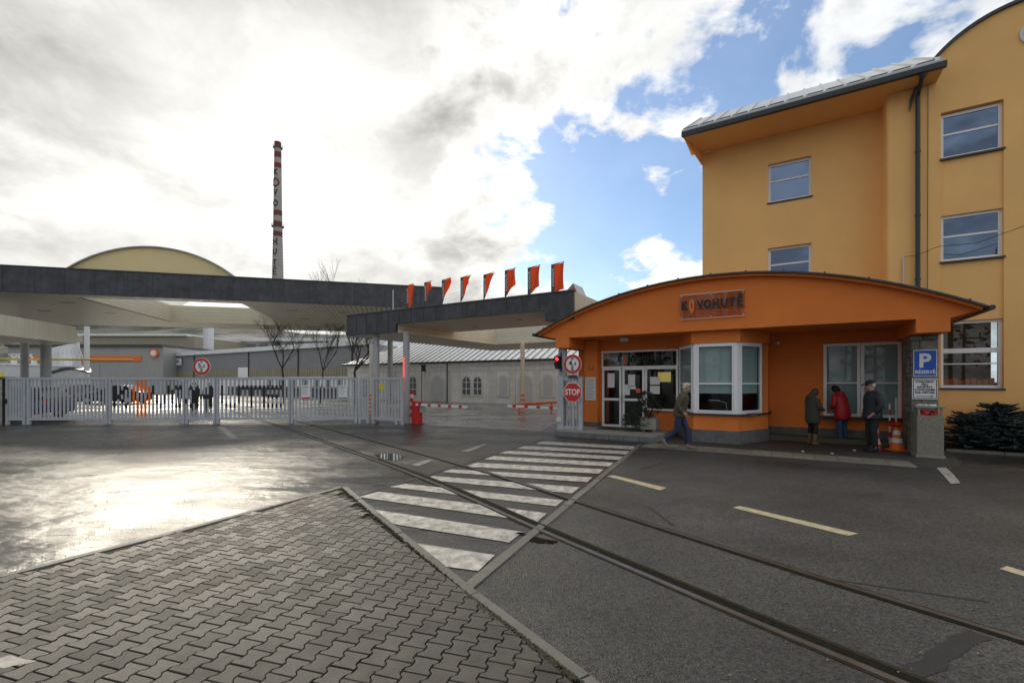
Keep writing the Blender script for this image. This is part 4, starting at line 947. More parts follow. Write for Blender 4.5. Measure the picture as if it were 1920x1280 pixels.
for a, b, y0, y1, kind in ((768,784,743,703,1),(807,836,754,703,0),(866,886,742,703,1),(887,907,742,703,1),(935,956,743,702,0),(970,1003,756,700,0),(1016,1041,744,700,0),(681,694,744,705,1),(1052,1072,745,699,0)):
    u0,u1 = gu(a,VW),gu(b,VW); pm = (a+b)/2; z0,z1 = max(.02,gz(pm,y0,VW)),gz(pm,y1,VW); e = .16
    o = MB().prism([G.p(u,VW-.11,z) for u, z in arch_pts(u0-.02,u1+.02,z0,z1)], G.b*.11).build('arch_surround','wall_trim',wb)
    MB().prism([G.p(u,VW-.118,z) for u, z in arch_pts(u0+e,u1-e,z0+(.12 if z0 > .3 else 0),z1-e)], G.b*.005).build('window_glass' if kind else 'blind_panel','old_glass' if kind else 'blind_panel',o)
    if kind:
        um = (u0+u1)/2; MB().box(um-.03,um+.03,VW-.13,VW-.119,z0+.15,z1-e,G).build('glazing_bar','white_frame',o)
        for q in (.35,.65): MB().box(u0+e,u1-e,VW-.128,VW-.119,z0+(z1-z0)*q-.02,z0+(z1-z0)*q+.02,G).build('glazing_bar','white_frame',o)
rv, rz, ev = VW+6.2, 6.5, VW-.35
hip = 5.5
P = [G.p(uw0-.35,ev,3.40),G.p(uw1,ev,3.40),G.p(uw1,rv,rz),G.p(uw0+hip,rv,rz)]
rfm = MB(); rfm.prism(P,(0,0,-.06)); rfm.prism([G.p(uw0-.35,ev,3.40),G.p(uw0+hip,rv,rz),G.p(uw0-.35,rv+6.5,3.40)],(0,0,-.06)); rw = rfm.build('roof','roof_light',wb)
rw['kind'] = 'stuff'
slr = (rz-3.40)/(rv-ev)
for k in range(46):
    u = uw0+.1+k*.62
    if u > uw1-.1: break
    vt = min(rv, ev+(u-(uw0-.35))/(hip+.35)*(rv-ev)); zt = 3.40+(vt-ev)*slr
    MB().hexa([G.p(u,ev,3.401),G.p(u+.05,ev,3.401),G.p(u+.05,vt,zt+.001),G.p(u,vt,zt+.001),G.p(u,ev,3.47),G.p(u+.05,ev,3.47),G.p(u+.05,vt,zt+.07),G.p(u,vt,zt+.07)]).build('seam','roof_seam',wb)
MB().tube(G.p(uw0-.4,ev-.06,3.36),G.p(uw1,ev-.06,3.36),.09,n=8).build('gutter','gutter',wb)
up_ = gu(838,VW-.2); MB().tube(G.p(up_,VW-.18,0),G.p(up_,VW-.18,3.3),.05,n=8).build('downpipe','gutter',wb)
# ================================================================ grey warehouse
VH = 21.0
wh = thing('warehouse','long grey and tan clad warehouse with a pale roof edge behind the gate','building',G.p(-35,25,0))
ua, ub = gu(236,VH), gu(700,VH); zt = 5.75; zb = 3.35; zc = 2.35
mat('clad_grey',(.24,.245,.26),.6,var=.06,scale=.5,streak=.06); mat('clad_tan',(.30,.27,.20),.65,var=.08,scale=1,streak=.12)
MB().box(ua,ub,VH,VH+25,zc,zt,G).build('grey_cladding','clad_grey',wh)
n = int((ub-ua)/.5)
mm = MB()
for k in range(n): mm.box(ua+k*.5+.02,ua+k*.5+.44,VH-.05,VH-.001,zc+.02,zb,G)
o = mm.build('tan_cladding','clad_tan',wh); o['kind'] = 'stuff'
MB().box(ua,ub,VH+.05,VH+25,0,zc-.01,G).build('base_wall','wall_white',wh)
MB().box(ua-.3,ub,VH-.35,VH+25,zt+.001,zt+.55,G).build('roof_edge','roof_light',wh)
for px in (297,365,467,560): MB().box(gu(px,VH)-.06,gu(px,VH)+.06,VH-.14,VH-.051,zc,zt-.02,G).build('downpipe','gutter',wh)
MB().box(gu(448,VH),gu(467,VH),VH-.12,VH-.052,zc-.3,zc+1.3,G).build('sliding_door','white_frame',wh)
for k in range(8):
    u = gu(500+k*22,VH); MB().box(u,u+.9,VH+.0,VH+.045,1.0,1.9,G).build('window','old_glass',wh)
q0,q1 = gu(321,VH-.2),gu(340,VH-.2); hs_ = tag(MB().box(q0,q1,VH-.25,VH-.16,gz(330,685,VH),gz(330,672,VH),G).build('name_plate','white'),'white name plate with dark letters on the grey warehouse','sign')
lettering('KOVOHUTĚ',.42,G.p((q0+q1)/2,VH-.26,gz(330,678.5,VH)),U,'black',hs_,.01,.01,sx=(q1-q0)/3.6*.9)
dk = thing('loading_dock','low concrete loading dock along the rails','dock',G.p(-22,17,0)); MB().box(gu(415,17),gu(640,17),17.6,20.9,.95,1.1,G).build('deck','concrete',dk); MB().box(gu(415,17),gu(640,17),17.8,20.9,0,.949,G).build('front','plinth',dk)
# ================================================================ works buildings at the far left
def at(px, py, Y): return Vector(((px-960)/FPX*Y, Y, CAMH+(HOR-py)/FPX*Y))
mat('panel_grey',(.33,.33,.32),.7,var=.08,scale=.3,streak=.08)
ob = thing('works_hall','grey works hall with an orange stripe at the far left','building',at(160,714,70))
a, b = at(15,668,70), at(306,668,70); zt = at(0,650,70).z
MB().box(a.x,b.x,70,95,0,zt,WORLD).build('wall','panel_grey',ob); MB().box(a.x-.1,b.x+.1,69.6,95,zt+.001,zt+.35).build('roof_edge','dark_roof',ob)
MB().box(at(55,0,70).x,at(266,0,70).x,69.85,69.99,at(0,677,70).z,at(0,667,70).z).build('orange_stripe','bright_orange',ob)
for k in range(9): MB().box(a.x+1+k*1.6,a.x+1.25+k*1.6,69.9,69.99,.2,at(0,684,70).z).build('rib','print_grey',ob)
q = at(289,662,69.8); MB().tube((q.x,69.7,q.z),(q.x,69.9,q.z),.66,n=20).build('orange_roundel','bright_orange',ob); MB().tube((q.x,69.6,q.z),(q.x,69.69,q.z),.42,n=20).build('roundel_face','white',ob)
bh = thing('large_shed','tall beige shed with a pale roof behind the orange-striped hall','building',at(260,714,100))
a, b = at(155,640,100), at(365,640,100); MB().box(a.x,b.x,100,140,0,at(0,630,100).z).build('wall','clad_tan',bh); MB().box(a.x-.6,b.x-1.5,99.4,140,at(0,630,100).z+.01,at(0,626,100).z).build('roof','roof_light',bh)
bs = thing('flat_works','flat grey works building with a snowy pale roof line behind the bare trees','building',at(560,714,120))
a, b = at(430,650,120), at(650,650,120); MB().box(a.x,b.x,120,150,0,at(0,640,120).z).build('wall','panel_grey',bs); MB().box(a.x-.5,b.x+.5,119.4,150,at(0,640,120).z+.01,at(0,634,120).z).build('roof','roof_light',bs)
for k in range(9): MB().box(a.x+1.5+k*3.3,a.x+3.6+k*3.3,119.9,119.99,at(0,652,120).z,at(0,644,120).z).build('window','old_glass',bs)
cs_ = thing('cable_canopy','white mast canopy with slanting struts behind the parked cars','canopy',at(130,714,50))
for k in range(7):
    x = 103+k*7.6; p0 = at(x,692,52-k*.8); p1 = at(x-4,642+(6-k)*1.6,52-k*.8); MB().bar(p0,p1,.34,.2).build('mast','white_metal',cs_)
    MB().tube(p1,at(x+14,693,52-k*.8),.05,n=5).build('stay','white_metal',cs_)
for k in range(9):
    y = 52-k*1.0; m = MB()
    for j in range(8):
        a0 = at(97+j*9,692-7*math.sin(math.pi*j/8)+k*.9,y); a1 = at(97+(j+1)*9,692-7*math.sin(math.pi*(j+1)/8)+k*.9,y); m.bar(a0,a1,.3,.14)
    m.build('roof_rib','dark_roof',cs_)
m = MB(); m.tube(at(163,612,46),Vector((at(163,612,46).x,46,0)),.22,n=10); tag(m.build('lamp_mast','white_metal'),'tall pale grey mast by the white mast canopy','mast')
m = MB(); m.tube(at(391,600,90),Vector((at(391,600,90).x,90,0)),.9,n=12); tag(m.build('vent_stack','white_metal'),'pale vertical stack rising behind the warehouse','stack')
yp = thing('pipe_bridge','yellow pipe on a white lattice bridge left of the round column','pipe',at(60,714,45))
mat('pipe_yellow',(.38,.31,.04),.6); MB().tube(at(-40,672,45),at(250,675,45),.09,n=8).build('pipe','pipe_yellow',yp)
for k in range(7):
    x = 20+k*6; MB().bar(at(x,673 if k%2 else 664,45.3),at(x+6,664 if k%2 else 673,45.3),.1).build('lattice','white_metal',yp)
MB().bar(at(16,664,45.3),at(60,664,45.3),.1).build('chord','white_metal',yp)
for x in (26,64): MB().bar(at(x,675,45),Vector((at(x,675,45).x,45,0)),.3).build('leg','white_metal',yp)
wl = thing('white_tank','white tank wall at the far left edge','tank',at(5,714,42)); MB().box(at(-60,0,42).x,at(12,0,42).x,42,50,0,at(0,684,42).z).build('wall','white_metal',wl); MB().box(at(-60,0,42).x-.1,at(12,0,42).x+.1,41.9,50.1,at(0,684,42).z+.01,at(0,684,42).z+.15).build('rim','white_frame',wl)
# ================================================================ wooded hill
m = MB(); nx, ny = 90, 14
P = []
for j in range(ny+1):
    for i in range(nx+1):
        x = -520+i*11.0; y = 165+j*28.0; t = j/ny
        h = 112*math.sin(min(1,t*1.25)*math.pi/2)*(.75+.25*math.sin(i*.11+1.0)) + random.uniform(-2.5,2.5)*min(1,j)
        P.append((x, y, max(-.5,h*(.80 if x < -80 else max(0,.80-(x+80)/260)))))
m.add(P,[(j*(nx+1)+i,j*(nx+1)+i+1,(j+1)*(nx+1)+i+1,(j+1)*(nx+1)+i) for j in range(ny) for i in range(nx)])
mat('woods',(.085,.085,.07),.95,var=.45,scale=.22,bump=1.0,bscale=.8)
structure(m.build('hill','woods'))
# ================================================================ chimney
ch = thing('chimney','tall red and white banded chimney lettered KOVO HUTĚ','chimney',(-115.8,225,0)); YC = 225; XC = -115.8
def cz_(py): return CAMH+(HOR-py)/FPX*YC
def cr(z): return 1.55+(120-z)*.0123
def band(y0,y1,m,nm='shaft_band',e=0): z0,z1 = cz_(y1),cz_(y0); return MB().tube((XC,YC,z0),(XC,YC,z1),cr(z0)+e,cr(z1)+e,n=28,caps=True).build(nm,m,ch,smooth=False)
mat('chim_white',(.34,.32,.29),.8,var=.12,scale=.3); mat('chim_red',(.17,.035,.03),.8,var=.12,scale=.3)
ys = [267,278,286,297,307,316.5,395.5,405.5,416,425.5,435,444.5]
for k in range(len(ys)-1): band(ys[k],ys[k+1],'chim_red' if k%2 == 0 else 'chim_white')
MB().tube((XC,YC,0),(XC,YC,cz_(444.5)),cr(0)+.6,cr(cz_(444.5)),n=28).build('shaft','chim_white',ch)
for y, w in ((277.5,.55),(425,.75)):
    z = cz_(y); MB().tube((XC,YC,z-.25),(XC,YC,z),cr(z)+w,n=24).build('platform','dark_roof',ch)
    for k in range(12):
        a = 2*math.pi*k/12; p = Vector((XC+(cr(z)+w)*math.cos(a),YC+(cr(z)+w)*math.sin(a),z)); MB().bar(p,p+Vector((0,0,1.2)),.12).build('railing_post','dark_roof',ch)
for i, (sx_) in enumerate((-1,1)):
    m = MB(); zz = 20
    while zz < cz_(430):
        x = XC+sx_*(cr(zz)+.25); m.box(x-.3,x+.3,YC-.1,YC+.1,zz,zz+.18); zz += 1.6
    o = m.build('ladder_rungs','dark_roof',ch); o['kind'] = 'stuff'
for s_, y0, y1, mm_ in (('K',320,331.5,'black'),('O',337,354,'chim_red'),('V',358,370,'black'),('O',378,390,'black'),('H',449.5,461.5,'black'),('U',469,480,'black'),('T',489,500,'black'),('Ě',504,520,'black')):
    z0,z1 = cz_(y1),cz_(y0); me = text_mesh(s_,(z1-z0)/(.95 if s_ == 'Ě' else .73),.05,.06,sx=.85); zm = (z0+z1)/2
    for v_ in me.vertices:
        r_ = cr(zm+v_.co.y)+.24+v_.co.z; an = v_.co.x/r_-.12; v_.co = Vector((XC+math.sin(an)*r_,YC-math.cos(an)*r_,zm+v_.co.y))
    me.materials.clear(); me.materials.append(MATS[mm_]); link('letter',me,ch)
# steam drifting behind the warehouse
def steam(c, size, dens, label):
    bm = bmesh.new(); bmesh.ops.create_icosphere(bm, subdivisions=2, radius=1); me = bpy.data.meshes.new('steam'); bm.to_mesh(me); bm.free()
    o = link('steam', me); o.location = c; o.scale = size; o['kind'] = 'stuff'; tag(o, label, 'steam')
    m = bpy.data.materials.new('steam'); m.use_nodes = True; nt = m.node_tree; nt.nodes.clear(); N = nt.nodes.new; L = nt.links.new
    vo = N('ShaderNodeVolumePrincipled'); vo.inputs['Color'].default_value = (.95,.93,.9,1); out = N('ShaderNodeOutputMaterial'); L(vo.outputs[0], out.inputs['Volume'])
    tc = N('ShaderNodeTexCoord'); nz = N('ShaderNodeTexNoise'); nz.inputs['Scale'].default_value = 2.2; nz.inputs['Detail'].default_value = 5; L(tc.outputs['Object'], nz.inputs['Vector'])
    ln = N('ShaderNodeVectorMath'); ln.operation = 'LENGTH'; L(tc.outputs['Object'], ln.inputs[0])
    f = N('ShaderNodeMapRange'); f.inputs[1].default_value = 1.0; f.inputs[2].default_value = .3; L(ln.outputs['Value'], f.inputs[0])
    g_ = N('ShaderNodeMapRange'); g_.inputs[1].default_value = .45; g_.inputs[2].default_value = .65; L(nz.outputs['Fac'], g_.inputs[0])
    mu = N('ShaderNodeMath'); mu.operation = 'MULTIPLY'; L(f.outputs[0], mu.inputs[0]); L(g_.outputs[0], mu.inputs[1])
    m2 = N('ShaderNodeMath'); m2.operation = 'MULTIPLY'; L(mu.outputs[0], m2.inputs[0]); m2.inputs[1].default_value = dens; L(m2.outputs[0], vo.inputs['Density'])
    me.materials.append(m)
steam(at(425,640,118), (13,4,3.2), .55, 'white steam drifting behind the pale roof edge of the warehouse')
# ================================================================ trees
def bare_tree(name, label, base, H, seed, spread=.5, trunk_r=.11, depth=5, fork=.35):
    rnd = random.Random(seed); base = Vector(base); r = thing(name, label, 'tree', base, 'bare street trees'); tr = MB(); cr_ = MB()
    def grow(p, d, ln, rad, lev):
        n = 3; q = p
        for k in range(n):
            d2 = (d + Vector((rnd.uniform(-1,1),rnd.uniform(-1,1),rnd.uniform(-.3,.6)))*.12).normalized(); e = q + d2*ln/n
            (tr if lev == 0 else cr_).tube(q,e,rad*(1-.25*k/n),rad*(1-.25*(k+1)/n),n=7 if lev == 0 else (5 if lev < 3 else 3),caps=False)
            if lev > 0 and lev < depth and rnd.random() < .75: side(e, d2, ln*.6, rad*.42, lev+1)
            q, d = e, d2
        if lev < depth:
            for k in range(3 if lev == 0 else 2): side(q, d, ln*rnd.uniform(.6,.8), rad*.55, lev+1)
    def side(p, d, ln, rad, lev):
        a = rnd.uniform(0,2*math.pi); s = Vector((math.cos(a),math.sin(a),.25)); grow(p, (d*(1-spread)+s*spread+Vector((0,0,.15))).normalized(), ln, max(rad,.005), lev)
    grow(base, Vector((0,0,1)), H*fork, trunk_r, 0)
    tr.build('trunk','bark',r); cr_.build('crown','bark',r)
bare_tree('bare_tree','thin bare tree behind the gate nearest the rails',(*ground(533,757)[:2],0),6.6,3,.5,.085,5,.42)
bare_tree('bare_tree','slender bare tree behind the two white posters',(*ground(600,756)[:2],0),6.2,5,.45,.07,5,.42)
bare_tree('bare_tree','bare tree with spreading limbs left of the canopy columns',(*ground(667,758)[:2],0),7.0,11,.6,.11,5,.36)
bare_tree('tall_bare_tree','tall bare tree whose top twigs rise above the large canopy',(*(at(665,714,50))[:2],0),9.6,21,.32,.16,5,.5)
# ================================================================ cars
def car(label, base, rz, paint, estate=True):
    mat('tyre',(.015,.015,.015),.8); mat('car_glass',(.02,.025,.03),.08,spec=.8); mat('tail_red',(.35,.01,.01),.25); mat('rim_alloy',(.45,.45,.46),.3,metal=.8)
    r = bpy.data.objects.new('parked_car', None); COL.objects.link(r); tag(r,label,'car','cars parked in the yard')
    def loft(secs, m, nm, sm=True):
        b = MB(); n = len(secs[0]); P = [p for s in secs for p in s]
        b.add(P,[(i*n+k,i*n+k+1,(i+1)*n+k+1,(i+1)*n+k) for i in range(len(secs)-1) for k in range(n-1)]+[tuple(range(n)),tuple(range((len(secs)-1)*n,len(secs)*n))])
        o = bpy.data.objects.new(nm,b.mesh(nm,m,sm)); COL.objects.link(o); o.parent = r; return o
    def sec(x, w, z0, z1): return [(x,-w*.9,z0),(x,-w,z0+.12),(x,-w,(z0+z1)/2),(x,-w*.95,z1-.05),(x,-w*.8,z1),(x,w*.8,z1),(x,w*.95,z1-.05),(x,w,(z0+z1)/2),(x,w,z0+.12),(x,w*.9,z0)]
    loft([sec(-2.25,.70,.40,.62),sec(-2.15,.82,.28,.74),sec(-1.5,.88,.2,.86),sec(-.7,.9,.2,.93),sec(.8,.9,.2,.95),sec(1.7,.89,.2,.96),sec(2.1,.84,.26,.93),sec(2.2,.76,.36,.85)],paint,'body')
    if estate: cab = [(-.85,.78,.93,.95),(-.15,.68,.95,1.40),(.6,.67,.95,1.46),(1.5,.66,.95,1.42),(2.05,.70,.93,.97)]
    else: cab = [(-.9,.78,.93,.95),(-.1,.66,.95,1.38),(.6,.65,.95,1.42),(1.1,.66,.95,1.36),(1.85,.74,.93,.97)]
    loft([[(x,-.80,zb),(x,-w,zt),(x,w,zt),(x,.80,zb)] for x,w,zb,zt in cab],'car_glass','greenhouse',False)
    b = MB()
    for (x0,w0,_,z0),(x1,w1,_,z1) in list(zip(cab,cab[1:]))[1:3]: b.hexa([(x0,-w0,z0),(x1,-w1,z1),(x1,w1,z1),(x0,w0,z0),(x0,-w0*.95,z0+.03),(x1,-w1*.95,z1+.03),(x1,w1*.95,z1+.03),(x0,w0*.95,z0+.03)])
    o = bpy.data.objects.new('roof',b.mesh('roof',paint)); COL.objects.link(o); o.parent = r
    for x in (-1.4,1.35):
        for y in (-.84,.84):
            o = bpy.data.objects.new('wheel',MB().tube((x,y-.1,.31),(x,y+.1,.31),.31,n=24).mesh('wheel','tyre')); COL.objects.link(o); o.parent = r
            p = bpy.data.objects.new('rim',MB().tube((x,y-.107,.31),(x,y+.107,.31),.19,n=20).mesh('rim','rim_alloy')); COL.objects.link(p); p.parent = o
    for y in (-.68,.68):
        for nm, m, x0,x1 in (('headlight','white',-2.20,-2.08),('taillight','tail_red',2.06,2.20)):
            o = bpy.data.objects.new(nm,MB().box(x0,x1,y-.15,y+.15,.62 if x0<0 else .68,.74 if x0<0 else .92).mesh(nm,m)); COL.objects.link(o); o.parent = r
    for y in (-.92,.92):
        o = bpy.data.objects.new('mirror',MB().box(-.6,-.45,y-.08,y+.08,.95,1.08).mesh('mirror',paint)); COL.objects.link(o); o.parent = r
    r.location = base; r.rotation_euler = (0,0,rz)
mat('car_blue',(.03,.045,.09),.25,spec=.7); mat('car_black',(.012,.012,.014),.2,spec=.7); mat('car_red',(.06,.012,.014),.25,spec=.7); mat('car_silver',(.35,.36,.37),.3,metal=.5)
car('dark blue estate car behind the left end of the gate',(-24.0,21.9,0),R(4),'car_blue')
car('black saloon parked across the yard behind the second gate leaf',(at(218,714,36).x,36,0),R(8),'car_black',False)
car('dark red car partly hidden behind the round column',(at(128,714,40).x,40,0),R(75),'car_red')
# ================================================================ planter, shrubs
pl = thing('planter','square concrete planter with a dark leafy shrub by the entrance','planter',G.p(2.55,1.35,.172))
bevel(MB().box(2.35,2.85,1.1,1.6,.25,.62,G).build('pot','concrete',pl),.02)
for a in (2.4,2.72): MB().box(a,a+.08,1.2,1.5,.172,.25,G).build('foot','concrete',pl)
def leaves(name, m, parent, spots, n, size, seed, kind='leaf'):
    rnd = random.Random(seed); b = MB()
    for c, rad in spots:
        for k in range(n):
            d = Vector((rnd.gauss(0,1),rnd.gauss(0,1),rnd.gauss(0,1))).normalized(); p = Vector(c)+Vector((d.x*rad[0],d.y*rad[1],d.z*rad[2]))*rnd.uniform(.45,1)**.5
            t = (d*.7+Vector((rnd.uniform(-1,1),rnd.uniform(-1,1),rnd.uniform(-.3,1)))*.6).normalized(); s = t.cross(Vector((rnd.random()-.5,rnd.random()-.5,rnd.random()-.5))).normalized()
            L_n = size*rnd.uniform(.7,1.3); w_ = L_n*.32
            b.add([p,p+t*L_n*.5+s*w_,p+t*L_n,p+t*L_n*.5-s*w_],[(0,1,2,3)])
    return b.build(name, m, parent, normals=False)
mat('dark_leaf',(.022,.035,.016),.45,var=.4,scale=8)
leaves('foliage','dark_leaf',pl,[(G.p(2.35,1.2,.62),(.38,.38,.32)),(G.p(2.62,1.35,.95),(.34,.34,.28)),(G.p(2.1,1.05,.5),(.3,.3,.28)),(G.p(2.5,1.3,1.2),(.25,.25,.25))],420,.06,2)
t = MB()
for k in range(9): p = G.p(2.6,1.35,.6); t.tube(p,p+Vector((random.uniform(-.45,.3),random.uniform(-.3,.3),random.uniform(.2,.8))),.012,.004,n=5)
t.build('stem','bark',pl)
bd = structure(sheet('flower_bed',[G.p(*q) for q in ((9.9,2.42),(16,2.45),(16,3.69),(9.9,3.69))],.05,'joint_dirt',th=.06))
kerb_row('kerb',G.p(16,2.32),G.p(9.75,2.30),.09,.07)
def spruce(label, c, H, W_, seed):
    rnd = random.Random(seed); r = thing('spruce_shrub',label,'shrub',c,'blue spruce shrubs below the ochre wall'); b = MB(); st_ = MB(); c = Vector(c)
    st_.tube(c,c+Vector((0,0,H*.9)),.04,.012,n=6)
    nb = int(150*W_*H)
    for k in range(nb):
        z = H*rnd.uniform(.04,.98)**.9; a = rnd.uniform(0,2*math.pi); ln = W_*(1-.72*z/H)*rnd.uniform(.65,1.1)+.08
        d = Vector((math.cos(a),math.sin(a),rnd.uniform(-.05,.45))).normalized(); p0 = c+Vector((0,0,z*.85)); st_.tube(p0,p0+d*ln,.012,.004,n=3,caps=False)
        m_ = max(3,int(ln/.07))
        for i in range(m_):
            t = (i+1)/m_; q = p0+d*ln*t
            for s_ in (-1,1,0):
                sd = (d*.8+d.cross(Vector((0,0,1))).normalized()*s_*.8+Vector((0,0,rnd.uniform(-.1,.4)))).normalized() if s_ else (d+Vector((0,0,.2))).normalized()
                sl2 = .13*(1.15-t*.5)*rnd.uniform(.7,1.2)
                for rot in (0,1):
                    w2 = sd.cross(Vector((0,0,1)) if rot else d.cross(Vector((0,0,1)))+Vector((0,0,.3))).normalized()*.022
                    b.add([q-w2,q+w2,q+sd*sl2+w2*.5,q+sd*sl2-w2*.5],[(0,1,2,3)])
    st_.build('stem','bark',r); b.build('needles','spruce',r,normals=False)
mat('spruce',(.085,.12,.125),.7,var=.45,scale=6)
spruce('blue spruce shrub nearest the stone pillar',G.p(10.35,2.95,0),1.05,.75,4); spruce('tallest blue spruce shrub under the ground floor window',G.p(10.95,3.0,0),1.35,.85,8)
spruce('blue spruce shrub at the right edge of the picture',G.p(12.05,2.9,0),1.55,1.0,9); spruce('low spreading spruce shrub in front of the taller ones',G.p(11.45,2.75,0),.8,.8,14); spruce('far blue spruce shrub past the right edge',G.p(13.2,3.0,0),1.4,.95,15)
b = MB(); rnd = random.Random(3)
for k in range(2600):
    p = G.p(rnd.uniform(11.3,15.5),2.43+rnd.random()**2*.5,.05); a = rnd.uniform(0,6.28); h = rnd.uniform(.03,.09); w2 = Vector((math.cos(a),math.sin(a),0))*.005; tip = p+Vector((rnd.uniform(-.03,.03),rnd.uniform(-.03,.03),h)); b.add([p-w2,p+w2,tip],[(0,1,2)])
mat('grass',(.05,.10,.02),.6,var=.3,scale=5); o = b.build('grass','grass',normals=False); o['kind'] = 'stuff'; tag(o,'short green grass at the foot of the spruce shrubs','grass')
# ================================================================ people
def skin(name, J, E, m, parent, sub=2, fat=1.22):
    names = list(J); me = bpy.data.meshes.new(name); me.from_pydata([J[k][0] for k in names],[(names.index(a),names.index(b)) for a,b in E],[])
    o = bpy.data.objects.new(name, me); COL.objects.link(o); mod = o.modifiers.new('s','SKIN'); mod.use_smooth_shade = True; mod.branch_smoothing = .4
    for k, v in zip(names, me.skin_vertices[0].data): v.radius = [x*fat for x in (J[k][1] if isinstance(J[k][1], tuple) else (J[k][1],J[k][1]))]; v.use_root = (k == names[0])
    ss = o.modifiers.new('d','SUBSURF'); ss.levels = sub; ss.render_levels = sub
    dg = bpy.context.evaluated_depsgraph_get(); dg.update(); m2 = bpy.data.meshes.new_from_object(o.evaluated_get(dg)); bpy.data.objects.remove(o)
    m2.materials.clear(); m2.materials.append(MATS[m])
    for p in m2.polygons: p.use_smooth = True
    q = bpy.data.objects.new(name, m2); COL.objects.link(q); q.parent = parent; return q
mat('skin_tone',(.42,.24,.17),.55)
def person(label, loc, rz, H, coat, trousers, shoes, hair, pose=None, coat_len=.80, bulk=1.0, cap=None, hairlen=0, boots=False, lean=0.0, head_down=0.0, group=None, hood=False, shirt=None):
    k = H/1.75; r = bpy.data.objects.new('person', None); COL.objects.link(r); tag(r,label,'person',group)
    p = {'pelvis':(0,0,.95),'waist':(0,.0,1.10),'chest':(0,.0,1.30),'neck':(0,.0,1.47),
         'shL':(-.18,0,1.41),'elL':(-.24,-.02,1.13),'wrL':(-.22,.12,.92),'shR':(.18,0,1.41),'elR':(.24,-.02,1.13),'wrR':(.22,.12,.92),
         'hipL':(-.09,0,.91),'knL':(-.10,.03,.50),'anL':(-.10,-.01,.09),'hipR':(.09,0,.91),'knR':(.10,.03,.50),'anR':(.10,-.01,.09)}
    if pose: p.update(pose)
    if lean:
        for n in ('waist','chest','neck','shL','elL','wrL','shR','elR','wrR'):
            x,y,z = p[n]; dz = z-.95; p[n] = (x, y+math.sin(lean)*dz, .95+math.cos(lean)*dz)
    hd = Vector(p['neck']); f = Vector((0,math.sin(lean*.5+head_down),math.cos(lean*.5+head_down))); fw = Vector((0,f.z,-f.y))
    P = {n: Vector(v)*k for n, v in p.items()}; hd = hd*k
    h1 = hd+f*.06*k+fw*.015*k; h2 = hd+f*.125*k+fw*.03*k; h3 = hd+f*.20*k+fw*.02*k; h4 = hd+f*.255*k+fw*.005*k
    J = {'pelvis':(P['pelvis'],.09*k),'chest':(P['chest'],.09*k),'neck':(P['neck'],.052*k),'h1':(h1,.055*k),'h2':(h2,.072*k),'h3':(h3,.084*k),'h4':(h4,.060*k),
         'nose':(h2+f*.035*k+fw*.095*k,.012*k),'earL':(h2+f*.045*k+Vector((-.080*k,0,0)),.014*k),'earR':(h2+f*.045*k+Vector((.080*k,0,0)),.014*k)}
    E = [('pelvis','chest'),('chest','neck'),('neck','h1'),('h1','h2'),('h2','h3'),('h3','h4'),('h2','nose'),('h3','earL'),('h3','earR')]
    for s_ in 'LR':
        sg = -1 if s_ == 'L' else 1; w0 = P['wr'+s_]; dr = (w0-P['el'+s_]).normalized(); sd = Vector((sg,0,0)); ax = dr.cross(sd).normalized()
        J.update({'sh'+s_:(P['sh'+s_],.05*k),'el'+s_:(P['el'+s_],.038*k),'wr'+s_:(w0,.027*k),'pa'+s_:(w0+dr*.075*k,(.036*k,.022*k))})
        E += [('chest','sh'+s_),('sh'+s_,'el'+s_),('el'+s_,'wr'+s_),('wr'+s_,'pa'+s_)]
        for i, (off, ln) in enumerate(((-.027,.065),(-.009,.078),(.009,.074),(.026,.058))):
            b0 = w0+dr*.09*k+ax*off*k; J['f%s%d'%(s_,i)] = (b0+dr*ln*.5*k,.0095*k); J['g%s%d'%(s_,i)] = (b0+dr*ln*.9*k-sd*.022*k,.008*k); E += [('pa'+s_,'f%s%d'%(s_,i)),('f%s%d'%(s_,i),'g%s%d'%(s_,i))]
        J['t'+s_] = (w0+dr*.05*k-ax*.045*k-sd*.01*k,.0105*k); J['u'+s_] = (w0+dr*.085*k-ax*.055*k-sd*.025*k,.009*k); E += [('wr'+s_,'t'+s_),('t'+s_,'u'+s_)]
        J.update({'hip'+s_:(P['hip'+s_],.075*k),'kn'+s_:(P['kn'+s_],.05*k),'an'+s_:(P['an'+s_],.035*k)}); E += [('pelvis','hip'+s_),('hip'+s_,'kn'+s_),('kn'+s_,'an'+s_)]
    skin('body',J,E,'skin_tone',r)
    B = bulk*k; hem = P['pelvis'].lerp((P['knL']+P['knR'])/2, (.95-coat_len)/.45)
    def ring(mb, rings, n=18):
        vs = []
        for c, xa, ya, rx, ry in rings:
            for i in range(n):
                t = 2*math.pi*i/n; vs.append(c + xa*math.cos(t)*rx + ya*math.sin(t)*ry)
        mb.add(vs, [(j*n+i,j*n+(i+1)%n,(j+1)*n+(i+1)%n,(j+1)*n+i) for j in range(len(rings)-1) for i in range(n)]+[tuple(range(n)),tuple(range((len(rings)-1)*n,len(rings)*n))])
    def limb(mb, pts, n=12):
        rings = []
        for i, (c, rad) in enumerate(pts):
            d = (pts[min(i+1,len(pts)-1)][0]-pts[max(i-1,0)][0]).normalized(); xa = d.cross(Vector((0,1,.01))).normalized(); rings.append((c, xa, d.cross(xa), rad, rad))
        ring(mb, rings, n)
    def own(mb, nm, m):
        me = mb.mesh(nm, m, True); o = bpy.data.objects.new(nm, me); COL.objects.link(o); o.parent = r
        ss = o.modifiers.new('d','SUBSURF'); ss.levels = 1; ss.render_levels = 1; return o
    X = Vector((1,0,0)); sp = (P['neck']-P['pelvis']).normalized(); Yp = sp.cross(X)
